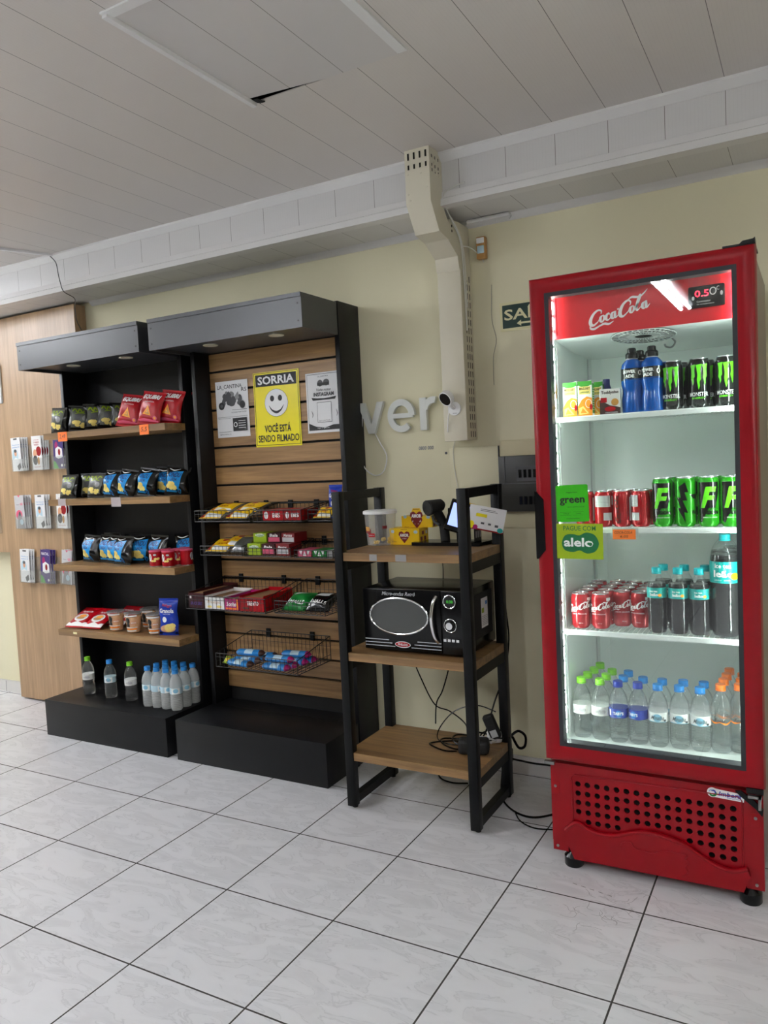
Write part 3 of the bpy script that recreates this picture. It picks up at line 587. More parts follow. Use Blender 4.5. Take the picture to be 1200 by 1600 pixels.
# ================================================================ snack bags
def pillow(w, h, th, seed, crimp=0.07):
    rn = random.Random(seed); ph = [rn.uniform(0, 6.28) for _ in range(6)]; k = [rn.uniform(25, 60) for _ in range(4)]
    def depth(x, z):
        u = min(1, abs(2*x/w)); v = min(1, max(0, z/h))
        a = max(0, 1-u**2.6)**0.5; c = 0 if (v < crimp or v > 1-crimp) else math.sin(math.pi*(v-crimp)/(1-2*crimp))**0.45
        wr = 1+0.10*math.sin(k[0]*x+ph[0]+8*v)+0.08*math.sin(k[1]*z+ph[1]+20*x)+0.06*math.sin(k[2]*(x+z)+ph[2])
        return th/2*a*c*wr*(1-0.25*v)
    def side(x, z):        # the outline pulls in where the bag is thick
        v = z/h; return x*(1-0.07*math.sin(math.pi*v))+0.003*math.sin(k[3]*z+ph[3])
    return depth, side
def bag(name, label, cat, w, h, th, base, shapes, mats, seed, back=None):
    depth, side = pillow(w, h, th, seed); t = thing(name, label, cat)
    nu, nv = 14, 18; vs = []; fs = []
    for s in (-1, 1):
        for j in range(nv+1):
            for i in range(nu+1):
                x = -w/2+w*i/nu; z = h*j/nv
                vs.append((side(x, z), s*depth(x, z), z))
    n = (nu+1)*(nv+1)
    for j in range(nv):
        for i in range(nu):
            a = j*(nu+1)+i; fs.append((a, a+1, a+nu+2, a+nu+1)); fs.append((n+a, n+a+nu+1, n+a+nu+2, n+a+1))
    b = MB().raw(vs, fs, 0, True); bmesh.ops.remove_doubles(b.bm, verts=list(b.bm.verts), dist=1e-5)
    b.build('bag_body', base, t)
    b = MB(); zig = []
    for zz, s in ((0, -1), (h, 1)):
        for i in range(24):
            x = -w/2+w*i/24; b.raw([(x, -0.0006, zz), (x+w/24, -0.0006, zz), (x+w/48, -0.0006, zz+s*0.003)], [(0, 1, 2)])
    b.build('crimped_edge', base, t)
    f = lambda x, z, o: (side(x, z), -depth(x, z)-o-0.0006, z)
    MB().decal(shapes, f, 0.012, 0.012).build('printed_front', mats, t)
    return t
def chips(cx, cz, r, n, m, seed=1):
    rn = random.Random(seed); o = []
    for i in range(n):
        a = rn.uniform(0, 6.28); x = cx+r*rn.uniform(-1, 1); z = cz+0.4*r*rn.uniform(-1, 1)
        pts = [(x+(0.45+0.2*rn.random())*r*math.cos(a+t)*1.0, z+(0.3+0.15*rn.random())*r*math.sin(a+t)) for t in (0, 0.9, 1.8, 2.7, 3.6, 4.5, 5.4)]
        o.append(('poly', pts, m))
    return o
B_GREY = Proto(bag('potato_chip_bag', 'black and grey potato chip bag', 'snack bag', 0.135, 0.150, 0.05, 'foil_black',
    [('poly', [(-0.055, 0.02), (0.045, 0.02), (0.055, 0.06), (0.058, 0.138), (-0.052, 0.138), (-0.058, 0.08)], 0), ('ell', -0.02, 0.085, 0.02, 0.022, 1), ('ell', 0.025, 0.075, 0.018, 0.016, 3),
     ('brush', [(-0.048, 0.115, 0.004), (-0.03, 0.13, 0.008), (-0.02, 0.108, 0.005), (-0.005, 0.13, 0.008), (0.01, 0.11, 0.005), (0.03, 0.128, 0.008), (0.048, 0.118, 0.004)], 2), ('brush', [(-0.035, 0.100, 0.003), (0.0, 0.106, 0.005), (0.035, 0.101, 0.003)], 2)]
    + chips(-0.015, 0.04, 0.030, 5, 4, 2)+chips(0.025, 0.036, 0.020, 3, 4, 5), ['foil_grey', 'darkgrey', 'lime', 'grey', 'chip_yellow'], 11))
SQ = lambda sh, k, d: [(('poly', [(x*k+d, z) for x, z in s[1]], s[2]) if s[0] == 'poly' else ('brush', [(x*k+d, z, w) for x, z, w in s[1]], s[2]) if s[0] == 'brush' else ('txt', s[1], s[2]*k+d, s[3], s[4]*k, s[5], s[6], s[7]) if s[0] == 'txt' else (s[0], s[1]*k+d, s[2], s[3]*k+(d if s[0] == 'rect' else 0), s[4], s[5])) for s in sh]
B_BLUE = Proto(bag('ridged_chip_bag', 'black and blue ridged potato chip bag', 'snack bag', 0.140, 0.155, 0.078, 'foil_black',
    SQ([('poly', [(-0.058, 0.03), (0.035, 0.03), (0.050, 0.075), (0.058, 0.132), (-0.035, 0.120), (-0.055, 0.085)], 0), ('txt', 'ONDU', 0.004, 0.108, 0.085, 0.028, {'b': 0.03, 's': 0.3}, 1), ('txt', 'LADA', 0.0, 0.082, 0.05, 0.016, {'b': 0.03, 's': 0.3}, 1),
     ('brush', [(-0.05, 0.140, 0.002), (-0.01, 0.132, 0.006), (0.03, 0.142, 0.002)], 3)] + chips(-0.018, 0.047, 0.036, 8, 2, 4)
    + [('brush', [(-0.05+0.012*i, 0.034+0.002*i, 0.0012), (-0.03+0.012*i, 0.055, 0.0016), (-0.02+0.010*i, 0.064, 0.001)], 4) for i in range(4)] + [('ell', 0.042, 0.022, 0.013, 0.013, 0), ('ell', 0.042, 0.022, 0.008, 0.008, 1), ('rect', -0.055, 0.013, 0.022, 0.024, 0)], 0.80, -0.010), ['foil_blue', 'navy', 'chip_yellow', 'white', 'amber'], 5))
B_RED = Proto(bag('tortilla_snack_bag', 'red snack bag with white lettering', 'snack bag', 0.150, 0.178, 0.06, 'foil_red',
    [('rect', -0.062, 0.126, 0.058, 0.132, 0), ('txt', 'EQLIBRI', 0.0, 0.146, 0.112, 0.030, {'b': 0.05, 's': 0.15}, 1), ('txt', 'SNACK INTEGRAL', 0.002, 0.119, 0.07, 0.007, {}, 1), ('poly', [(-0.035, 0.052), (0.022, 0.046), (0.0, 0.102)], 2), ('poly', [(-0.02, 0.056), (0.012, 0.052), (0.0, 0.086)], 3),
     ('poly', [(-0.070, 0.012), (0.070, 0.018), (0.070, 0.024), (-0.02, 0.030), (-0.070, 0.020)], 4), ('ell', 0.048, 0.036, 0.013, 0.012, 4), ('ell', 0.048, 0.036, 0.007, 0.007, 2)], ['crimson', 'white', 'fruit_orange', 'amber', 'pink'], 7))
GB = 'snack bags on the top shelf'
Z1 = 1.699
for i, (x, y, rz, ln, l) in enumerate(((-0.235, -0.31, 0.0, -0.10, 'black and grey chip bag facing front at the left end of the top shelf'), (-0.075, -0.29, 0.85, -0.10, 'black and grey chip bag turned sideways, second from left on the top shelf'),
        (0.045, -0.28, 1.0, 0.05, 'black and grey chip bag turned sideways, third from left on the top shelf'), (0.120, -0.26, 1.1, -0.12, 'black and grey chip bag turned sideways, fourth from left on the top shelf'), (0.185, -0.22, 1.15, -0.12, 'black and grey chip bag turned sideways against the red bags on the top shelf'))):
    B_GREY.put((x, y, Z1), 0, l, GB, (0.95, 1.2, 0.95), (ln, 0.08*math.sin(70*x), rz))
for x, y, rz, ln, l in ((0.315, -0.315, 0.15, -0.28, 'red snack bag with white lettering, leftmost on the top shelf'), (0.470, -0.315, 0.08, -0.24, 'red snack bag with white lettering, middle of the top shelf group'), (0.560, -0.26, 0.10, -0.18, 'red snack bag with white lettering behind the front right one on the top shelf'),
        (0.545, -0.190, 0.2, -0.10, 'red snack bag at the back of the top shelf'), (0.585, -0.13, 0.9, -0.05, 'red snack bag turned sideways at the right end of the top shelf')):
    B_RED.put((x, y, Z1), 0, l, GB, None, (ln, 0.16 if rz < 0.5 else 0, rz))
Z2 = 1.324; GB = 'chip bags on the second shelf'
for x, y, rz, ln, l in ((-0.225, -0.29, 0.05, -0.25, 'black and grey chip bag at the left end of the second shelf'), (-0.135, -0.20, 0.3, -0.1, 'black and grey chip bag behind the leftmost one on the second shelf'), (0.005, -0.29, 0.05, -0.25, 'black and grey chip bag left of the blue bags on the second shelf')):
    B_GREY.put((x, y, Z2), 0, l, GB, (0.97, 1, 0.92), (ln, 0, rz))
for x, y, rz, ln, l in ((0.130, -0.29, 0.15, -0.22, 'black and blue chip bag, leftmost blue one of the second shelf'), (0.238, -0.29, 0.12, -0.22, 'black and blue chip bag, second blue one of the second shelf'), (0.375, -0.27, 0.25, -0.18, 'black and blue chip bag, third blue one of the second shelf'), (0.45, -0.20, 0.55, -0.12, 'black and blue chip bag turned sideways behind the third on the second shelf'), (0.575, -0.25, 0.55, -0.10, 'black and blue chip bag at the right end of the second shelf')):
    B_BLUE.put((x, y, Z2), 0, l, GB, (0.95, 1, 0.97), (ln, 0.10+0.05*math.sin(90*x), rz-0.15))
Z3 = 0.952; GB = 'blue chip bags on the third shelf'
for x, y, rz, ln, l in ((-0.130, -0.24, 0.12, -0.12, 'black and blue chip bag at the left end of the third shelf'), (-0.075, -0.13, 0.15, -0.05, 'black and blue chip bag at the back left of the third shelf'), (0.010, -0.235, 0.20, -0.12, 'black and blue chip bag, second of the third shelf front'), (0.095, -0.265, 0.12, -0.18, 'black and blue chip bag, third of the third shelf front'),
        (0.190, -0.300, 0.10, -0.20, 'black and blue chip bag standing foremost on the third shelf'), (0.130, -0.15, 0.2, -0.05, 'black and blue chip bag at the back middle of the third shelf'), (0.265, -0.22, 0.7, -0.08, 'black and blue chip bag turned sideways behind the foremost one of the third shelf'), (0.400, -0.24, 0.08, -0.12, 'black and blue chip bag left behind the small red cans'), (0.515, -0.13, 0.5, -0.05, 'black and blue chip bag at the back right of the third shelf')):
    B_BLUE.put((x, y, Z3), 0, l, GB, None, (ln, 0.06*math.sin(80*x), rz-0.15))
# small red chip cans
def chip_can():
    t = thing('chip_can', 'small red potato crisp can', 'can'); r = 0.0335
    MB().lathe([(r, 0), (r, 0.082)], m=0, seg=24).build('tube_body', 'red', t)
    MB().lathe([(r+0.001, 0), (r+0.001, 0.003), (r, 0.0035)], m=0, seg=24).build('bottom_rim', 'aluminium', t)
    MB().lathe([(r+0.0015, 0.077), (r+0.0015, 0.084), (r-0.003, 0.086), (0.0, 0.086)], m=0, seg=24).build('lid', 'pink', t)
    sh = [('ell', -0.018, 0.048, 0.011, 0.020, 0), ('txt', 'PRINGLES', -0.018, 0.047, 0.03, 0.008, {'b': 0.03, 'r': 1.2}, 3)] + chips(0.012, 0.035, 0.016, 5, 1, 9) + [('ell', 0.010, 0.062, 0.008, 0.005, 2)]
    MB().decal(sh, cylmap(r), 0.006).build('printed_front', ['white', 'chip_yellow', 'lightgrey', 'ink'], t)
    return t
PC = Proto(chip_can())
for i in range(2):
    for j in range(3):
        if i == 0 and j == 2: continue
        PC.put((0.452+0.092*i-0.004*j, -0.305+0.072*j, Z3-0.0015), 0.35+0.5*j, 'small red crisp can, %s column, %s from the front, third shelf' % (['left', 'right'][i], ['first', 'second', 'third'][j]), 'small red crisp cans')
PC.put((0.605, -0.235, Z3-0.0015), 2.2, 'red crisp can at the right end of the third shelf, back turned out', 'small red crisp cans')
# lowest shelf: packets, cups, pouch
Z4 = 0.577
PK = Proto(bag('cake_packet', 'red and white snack packet', 'snack packet', 0.145, 0.185, 0.03, 'foil_red',
    [('poly', [(-0.072, 0.012), (0.072, 0.012), (0.072, 0.045), (0.04, 0.030), (0.0, 0.045), (-0.04, 0.028), (-0.072, 0.04)], 0), ('ell', 0.0, 0.078, 0.048, 0.034, 0), ('ell', 0.0, 0.082, 0.040, 0.026, 3), ('ell', 0.004, 0.088, 0.026, 0.015, 2), ('ell', 0.0, 0.071, 0.030, 0.010, 1), ('txt', 'Paçoquita', 0.0, 0.132, 0.08, 0.024, {'b': 0.02, 's': 0.2}, 0)],
    ['white', 'amber', 'fruit_orange', 'lightgrey'], 21))
for x, y, rz, l in ((-0.205, -0.33, 0.12, 'red and white snack packet lying back at the left end of the lowest shelf'), (-0.075, -0.325, 0.05, 'red and white snack packet lying back, middle one of the lowest shelf'), (0.002, -0.225, 0.0, 'red and white snack packet behind the two front ones on the lowest shelf')):
    PK.put((x, y, Z4+0.006), 0, l, 'red snack packets on the lowest shelf', None, (-1.12, 0, rz))
def cup():
    t = thing('snack_cup', 'clear printed snack cup', 'snack cup'); r = lambda z: 0.034+0.012*z/0.108
    MB().lathe([(0.034, 0), (r(0.104), 0.104), (0.049, 0.106), (0.049, 0.109)], m=0, seg=24).build('cup_body', 'pet_thin', t)
    MB().lathe([(0.0325, 0.004), (r(0.085)-0.0015, 0.088), (0.02, 0.092), (0, 0.092)], m=0, seg=20, mod=lambda a, z: 1+0.01*math.sin(9*a+90*z)).build('snack_filling', 'snack', t)
    MB().lathe([(0.050, 0.106), (0.050, 0.111), (0.040, 0.112), (0, 0.112)], m=0, seg=24).build('lid', 'film', t)
    f = lambda x, z, o: ((r(z)+o+0.0005)*math.sin(x/0.042), -(r(z)+o+0.0005)*math.cos(x/0.042), z)
    MB().decal([('rect', -0.040, 0.020, 0.040, 0.026, 2), ('ell', -0.012, 0.070, 0.013, 0.018, 0), ('rect', -0.024, 0.036, -0.002, 0.053, 0), ('rect', -0.04, 0.092, 0.04, 0.100, 1), ('poly', [(-0.002, 0.044), (0.036, 0.048), (0.038, 0.072), (0.006, 0.068)], 3), ('rect', -0.044, 0.030, 0.044, 0.034, 1), ('txt', 'AMENDOIM', 0.02, 0.058, 0.028, 0.006, {'b': 0.03}, 1), ('rect', -0.035, 0.010, 0.035, 0.016, 1)], f, 0.006).build('printed_band', ['ink', 'white', 'orange', 'skin_tone'], t)
    return t
CU = Proto(cup())
for x, y, l in ((0.095, -0.285, 'clear snack cup beside the red packets, lowest shelf front row'), (0.235, -0.290, 'clear snack cup, middle of the front row on the lowest shelf'), (0.395, -0.285, 'clear snack cup beside the blue pouch, lowest shelf front row'), (0.225, -0.165, 'clear snack cup in the back row of the lowest shelf, left'), (0.345, -0.165, 'clear snack cup in the back row of the lowest shelf, right')):
    CU.put((x, y, Z4-0.0015), 0.3, l, 'snack cups on the lowest shelf')
PO = Proto(bag('cereal_pouch', 'blue cereal pouch', 'pouch', 0.115, 0.195, 0.05, 'pouch_blue',
    [('rect', -0.055, 0.176, 0.055, 0.186, 0), ('txt', "Kellogg's", 0.0, 0.158, 0.06, 0.018, {'s': 0.25, 'r': -0.1, 'b': 0.02}, 1), ('txt', 'Granola', 0.0, 0.132, 0.09, 0.024, {'b': 0.03}, 2), ('txt', 'TRADICIONAL', 0, 0.114, 0.05, 0.006, {}, 2), ('ell', -0.018, 0.085, 0.013, 0.015, 2), ('ell', 0.028, 0.088, 0.010, 0.011, 0)]
    + [('ell', 0.0, 0.036, 0.046, 0.022, 3)] + chips(0, 0.040, 0.034, 7, 4, 3), ['royal_blue', 'red', 'white', 'snack', 'chip_yellow'], 31))
PO.put((0.500, -0.29, Z4), 0, 'blue cereal pouch standing at the right end of the lowest oak shelf', 'cereal pouches', None, (-0.04, 0, 0.25))
# ---------------------------------------------------------------- bottles
def bottle(name, label, body, label_sh, label_mats, cap, prof, lab=(0.089, 0.121), rl=0.0325, liquid=None, capr=0.0160, caph=0.0165, mod=None, bodymat='pet', scale=1.0):
    t = thing(name, label, 'bottle')
    MB().lathe(prof, m=0, seg=22, mod=mod).build('bottle_body', bodymat, t)
    zt = prof[-1][1]
    if liquid: MB().lathe(liquid[1], m=0, seg=22, mod=mod).build('liquid', liquid[0], t)
    cp = MB(); cp.lathe([(capr, zt-caph+0.002), (capr, zt+0.001), (capr-0.0015, zt+0.0025), (0, zt+0.0025)], m=0, seg=24, mod=lambda a, z: 1+0.02*math.cos(24*a)); cp.lathe([(capr+0.0008, zt-caph-0.002), (capr+0.0008, zt-caph+0.001)], m=0, seg=20)
    cp.build('cap', cap, t)
    if label_sh:
        MB().lathe([(rl+0.0002, lab[0]), (rl+0.0002, lab[1])], m=0, seg=28).build('label_band', label_mats[0], t)
        MB().decal(label_sh, cylmap(rl+0.0003), 0.006).build('label_print', label_mats, t)
    return t
def ribs(z0, z1, n, r, d=0.0012):
    o = []
    for i in range(n):
        a = z0+(z1-z0)*i/n; h = (z1-z0)/n; o += [(r, a), (r, a+h*0.45), (r-d, a+h*0.6), (r-d, a+h*0.85)]
    return o
WP = [(0.022, 0.0), (0.030, 0.002), (0.0325, 0.010)] + ribs(0.014, 0.086, 8, 0.033, 0.0014) + [(0.0322, 0.088), (0.0322, 0.122), (0.0330, 0.126), (0.0325, 0.140), (0.0290, 0.158), (0.0220, 0.174), (0.0150, 0.184), (0.0130, 0.190), (0.0130, 0.2105)]
PW = [(0.022, 0.0), (0.031, 0.004), (0.0330, 0.015), (0.0325, 0.045), (0.0290, 0.066), (0.0325, 0.086), (0.0322, 0.088), (0.0322, 0.124), (0.0330, 0.128), (0.0320, 0.144), (0.0285, 0.160), (0.0220, 0.175), (0.0150, 0.186), (0.0130, 0.191), (0.0130, 0.2125)]
pet5 = lambda a, z: 1-0.10*max(0, 1-z/0.02)*(0.5+0.5*math.cos(5*a))
W_BLUE = Proto(bottle('water_bottle', 'clear water bottle with sky blue cap', 'pet', [('rect', -0.022, 0.090, 0.022, 0.119, 1), ('ell', 0, 0.106, 0.014, 0.011, 2), ('txt', 'Mineral', 0, 0.104, 0.034, 0.012, {'s': 0.3}, 3)], ['pale_blue', 'white', 'sky', 'grey'], 'cap_blue', WP, mod=pet5))
W_GREEN = Proto(bottle('water_bottle', 'clear water bottle with lime green cap', 'pet', [('rect', -0.024, 0.090, 0.024, 0.119, 1), ('ell', 0.004, 0.104, 0.014, 0.010, 2), ('txt', 'da Pedra', 0, 0.105, 0.036, 0.011, {'s': 0.3}, 3)], ['white', 'offwhite', 'lightgrey', 'grey'], 'cap_green', PW, mod=pet5))
for x, p, l in ((-0.112, W_GREEN, 'water bottle with green cap, leftmost of three single ones on the plinth'), (0.066, W_BLUE, 'water bottle with blue cap between two green capped ones on the plinth'), (0.226, W_GREEN, 'water bottle with green cap nearest the shrink-wrapped bottles on the plinth')):
    p.put((x, -0.332, 0.2035), 0.5, l, 'single water bottles on the black plinth')
W_MILK = Proto(bottle('water_bottle', 'frosty water bottle with blue cap', 'pet', [('rect', -0.022, 0.090, 0.022, 0.119, 1), ('ell', 0, 0.106, 0.014, 0.011, 2)], ['pale_blue', 'white', 'sky'], 'cap_blue', [p for p in WP], mod=pet5, bodymat='frost'))
COLN = ['left', 'second from left', 'third from left', 'right']; ROWN = ['front', 'second', 'third', 'fourth', 'fifth', 'sixth']
for i in range(4):
    for j in range(3):
        W_MILK.put((0.395+0.0665*i, -0.365+0.0655*j, 0.2035), 0.3+0.4*((i*3+j) % 4), 'blue capped water bottle of the pack, %s column, %s row' % (COLN[i], ROWN[j]), 'water bottle pack on the plinth')
# ================================================================ posters on the slat wall
def poster(x0, x1, z0, z1, label, sh, mats, base, tilt=0):
    t = thing('poster', label, 'poster', ((x0+x1)/2, -0.1068, z0)); t.rotation_euler = (0, tilt, 0)
    w, h = x1-x0, z1-z0
    f = lambda x, z, o: (x, -0.0010*math.sin(7*z)*math.sin(11*x)-0.0012-o, z)
    b = MB(); vs = []; fs = []; n = 8
    for s in (0, 1):
        for j in range(n+1):
            for i in range(n+1):
                p = f(-w/2+w*i/n, h*j/n, 0); vs.append((p[0], p[1]+0.0006*s, p[2]))
    q = (n+1)**2
    for j in range(n):
        for i in range(n): a = j*(n+1)+i; fs += [(a, a+1, a+n+2, a+n+1), (q+a, q+a+n+1, q+a+n+2, q+a+1)]
    for i in range(n): fs += [(i, q+i, q+i+1, i+1), (n*(n+1)+i, n*(n+1)+i+1, q+n*(n+1)+i+1, q+n*(n+1)+i)]
    b.raw(vs, fs, 0, True).build('sheet', base, t)
    MB().decal(sh, f, 0.03, 0.03).build('print', mats, t)
    return t
rnd = random.Random(8); blob = []
for i in range(16):
    cx = -0.065+0.13*rnd.random(); cz = 0.165+0.06*rnd.random(); blob.append(('ell', cx, cz, 0.010+0.014*rnd.random(), 0.010+0.012*rnd.random(), rnd.choice((1, 2, 2))))
poster(0.765, 0.982, 1.612, 1.905, 'black and white notice headed LA CANTINA left of the yellow poster', [('txt', 'LA_CANTINA', -0.012, 0.262, 0.165, 0.024, {'b': 0.01}, 0), ('txt', 'RS', 0.083, 0.243, 0.034, 0.020, {'b': 0.01}, 0)] + blob
    + [('poly', [(-0.06, 0.20), (-0.02, 0.24), (0.0, 0.22), (-0.03, 0.19)], 2), ('poly', [(0.02, 0.21), (0.045, 0.235), (0.05, 0.20), (0.03, 0.19)], 1), ('ell', -0.07, 0.165, 0.02, 0.02, 0), ('ell', -0.07, 0.165, 0.009, 0.009, 2), ('ell', 0.07, 0.165, 0.018, 0.02, 0), ('rect', 0.0, 0.14, 0.10, 0.142, 2), ('txt', 'ESCANEIE PARA PAGAR', 0.045, 0.128, 0.1, 0.006, {}, 0), ('rect', -0.100, 0.105, 0.100, 0.1065, 2),
    ('rect', 0.000, 0.030, 0.095, 0.098, 0), ('ell', 0.018, 0.064, 0.012, 0.013, 3), ('ell', 0.018, 0.064, 0.008, 0.009, 0)] + [('rect', 0.038, 0.045+0.012*k, 0.085, 0.0475+0.012*k, 3) for k in range(4)] + [('rect', -0.095, 0.028, -0.012, 0.0295, 2), ('rect', -0.095, 0.098, -0.012, 0.0995, 2), ('txt', '@lacantina_rs', -0.052, 0.016, 0.075, 0.008, {}, 0)], ['ink', 'grey', 'darkgrey', 'white'], 'paper')
sm = [('rect', -0.137, 0.008, 0.137, 0.0105, 1), ('rect', -0.137, 0.372, 0.137, 0.3745, 1), ('rect', -0.137, 0.008, -0.1345, 0.3745, 1), ('rect', 0.1345, 0.008, 0.137, 0.3745, 1), ('rect', -0.128, 0.306, 0.128, 0.366, 1), ('txt', 'SORRIA', 0, 0.336, 0.228, 0.042, {'b': 0.03}, 2), ('ell', -0.002, 0.220, 0.074, 0.070, 1), ('ell', -0.002, 0.220, 0.0725, 0.0685, 2), ('ell', -0.027, 0.243, 0.013, 0.015, 1), ('ell', 0.023, 0.243, 0.013, 0.015, 1),
    ('brush', [(-0.048, 0.208, 0.002), (-0.030, 0.184, 0.008), (-0.002, 0.173, 0.013), (0.026, 0.184, 0.008), (0.044, 0.208, 0.002)], 1), ('txt', 'VOCÊ ESTÁ', 0, 0.096, 0.165, 0.046, {'b': 0.02}, 1), ('txt', 'SENDO FILMADO', 0.002, 0.042, 0.255, 0.036, {'b': 0.015}, 1)]
poster(1.016, 1.302, 1.548, 1.926, 'bright yellow SORRIA poster with a smiling face in the middle of the slat wall', sm, ['yellow', 'ink', 'white'], 'yellow', 0.008)
ins = [('rect', -0.095, 0.012, 0.095, 0.014, 1), ('rect', -0.095, 0.012, -0.0935, 0.285, 1), ('rect', 0.0935, 0.012, 0.095, 0.285, 1), ('rect', -0.095, 0.283, 0.095, 0.285, 1), ('txt', 'LA_CANTINA', 0, 0.272, 0.06, 0.008, {}, 0), ('ell', -0.018, 0.240, 0.016, 0.016, 1), ('ell', 0.018, 0.242, 0.018, 0.016, 1), ('rect', -0.035, 0.228, 0.035, 0.242, 0), ('txt', 'Visite nosso', 0, 0.208, 0.085, 0.014, {'s': 0.25, 'b': 0.01}, 0), ('txt', 'INSTAGRAM', 0, 0.186, 0.118, 0.019, {'b': 0.03}, 0),
    ('poly', [(-0.065, 0.158), (0.065, 0.158), (0.072, 0.172), (0.04, 0.168), (0, 0.166), (-0.04, 0.168), (-0.072, 0.172)], 0), ('rect', -0.042, 0.050, 0.042, 0.148, 0), ('rect', -0.040, 0.052, 0.040, 0.146, 2), ('txt', '@LA.CANTINARS', 0, 0.058, 0.066, 0.007, {}, 0), ('poly', [(-0.094, 0.014), (0.094, 0.014), (0.094, 0.036), (0.05, 0.036), (0.0, 0.024), (-0.05, 0.030), (-0.094, 0.048)], 0), ('brush', [(-0.075, 0.11, 0.001), (-0.068, 0.09, 0.004), (-0.072, 0.075, 0.001)], 1), ('brush', [(0.068, 0.11, 0.001), (0.075, 0.09, 0.004), (0.07, 0.075, 0.001)], 1), ('txt', 'Siga a gente', -0.01, 0.022, 0.07, 0.006, {}, 2)]
poster(1.343, 1.549, 1.601, 1.893, 'black and white INSTAGRAM notice right of the yellow poster', ins, ['ink', 'darkgrey', 'paper'], 'paper')
# ================================================================ wire baskets
def basket(x0, x1, yf, zb, zf, zk, label):
    yb = -0.116; t = thing('wire_basket', label, 'wire basket', ((x0+x1)/2, yb, zb)); R = 0.0022; r = 0.0013
    b = MB(); q = lambda pts, rr=R: b.tube(pts, rr, 0, 5)
    q([(x0, yb, zk), (x1, yb, zk)]); q([(x0, yf, zf), (x1, yf, zf)])
    for x in (x0, x1): q([(x, yb, zk), (x, yf, zf)]); q([(x, yb, zk), (x, yb, zb)]); q([(x, yf, zf), (x, yf, zb)]); q([(x, yb, zb), (x, yf, zb)])
    q([(x0, yb, zb), (x1, yb, zb)]); q([(x0, yf, zb), (x1, yf, zb)]); b.build('frame', 'wire_black', t, True)
    b = MB(); n = max(4, round((x1-x0)/0.025))
    for i in range(1, n):
        x = x0+(x1-x0)*i/n; b.tube([(x, yb-0.001, zk), (x, yb-0.001, zb), (x, yf, zb), (x, yf, zf)], r, 0, 4, False)
    b.tube([(x0, yb-0.002, (zk+zb)/2+0.01), (x1, yb-0.002, (zk+zb)/2+0.01)], r, 0, 4); b.tube([(x0, yf-0.001, zf-0.018), (x1, yf-0.001, zf-0.018)], r, 0, 4)
    m = max(4, round((yb-yf)/0.03))
    for i in range(1, m):
        y = yb+(yf-yb)*i/m; zt = zk+(zf-zk)*i/m
        for x in (x0, x1): b.tube([(x, y, zt), (x, y, zb)], r, 0, 4, False)
        if i % 2: b.tube([(x0, y, zb), (x1, y, zb)], r, 0, 4, False)
    for x in (x0, x1): b.tube([(x, yb, zb+0.03), (x, yf, zb+0.025)], r, 0, 4)
    b.build('wire_grid', 'wire_black', t, True)
    for f in (0.22, 0.78):
        x = x0+(x1-x0)*f; MB().box(x-0.012, x+0.012, -0.1145, -0.106, zk-0.03, zk+0.014).build('hook', 'black_metal', t, True)
    return t
basket(0.785, 1.135, -0.345, 1.188, 1.243, 1.263, 'black wire basket with yellow candy bags, top row left'); basket(1.150, 1.432, -0.335, 1.186, 1.240, 1.262, 'black wire basket with red boxes, top row middle'); basket(1.446, 1.574, -0.30, 1.184, 1.236, 1.258, 'small black wire basket, top row right behind the stand leg')
basket(0.785, 1.055, -0.320, 1.016, 1.062, 1.082, 'black wire basket with yellow candy bags, second row left'); basket(1.066, 1.345, -0.315, 1.014, 1.055, 1.082, 'black wire basket with stacked display boxes, second row middle'); basket(1.356, 1.574, -0.300, 1.010, 1.045, 1.080, 'black wire basket with gum boxes, second row right')
basket(0.754, 1.253, -0.415, 0.757, 0.824, 0.877, 'wide black wire basket with candy cartons in the third row'); basket(1.290, 1.574, -0.390, 0.757, 0.815, 0.877, 'black wire basket with green and black candy bags in the third row')
basket(0.915, 1.409, -0.400, 0.470, 0.538, 0.592, 'wide black wire basket with blue wafer bars in the lowest row')
# candy bags lying in the upper baskets
CB = Proto(bag('candy_bag', 'yellow and red candy bag', 'candy bag', 0.150, 0.150, 0.036, 'foil_silver',
    [('poly', [(-0.072, 0.006), (0.066, 0.006), (0.070, 0.144), (-0.070, 0.144)], 0), ('poly', [(-0.073, 0.008), (-0.045, 0.008), (-0.052, 0.06), (-0.073, 0.08)], 1), ('poly', [(-0.04, 0.010), (0.066, 0.010), (0.060, 0.034), (-0.035, 0.044)], 2), ('ell', 0.0, 0.105, 0.020, 0.014, 1), ('txt', 'BALA', -0.005, 0.068, 0.05, 0.016, {'b': 0.03}, 1)], ['warm_yellow', 'red', 'white'], 41))
for x, y, z, rz, ln, l, in ((0.862, -0.325, 1.200, 0.02, -1.22, 'yellow and red candy bag, front left in the top left basket'), (0.875, -0.270, 1.226, 0.05, -1.30, 'yellow and red candy bag behind, in the left half of the top left basket'), (1.030, -0.325, 1.200, -0.02, -1.22, 'yellow and red candy bag, front right in the top left basket'), (1.045, -0.270, 1.226, 0.04, -1.30, 'yellow and red candy bag behind, in the right half of the top left basket')):
    CB.put((x, y, z), 0, l, 'candy bags in the wire baskets', None, (ln, 0, rz))
for x, y, z, rz, ln, l in ((0.868, -0.300, 1.030, 0.03, -1.20, 'yellow and red candy bag, front left in the second row basket'), (0.945, -0.260, 1.052, 0.10, -1.28, 'yellow and red candy bag lying behind in the second row left basket')):
    CB.put((x, y, z), 0, l, 'candy bags in the wire baskets', None, (ln, 0, rz))
CB.put((1.512, -0.285, 1.196), 0, 'yellow candy bag in the small top right basket', 'candy bags in the wire baskets', (0.70, 0.8, 0.7), (-1.1, 0, 0))
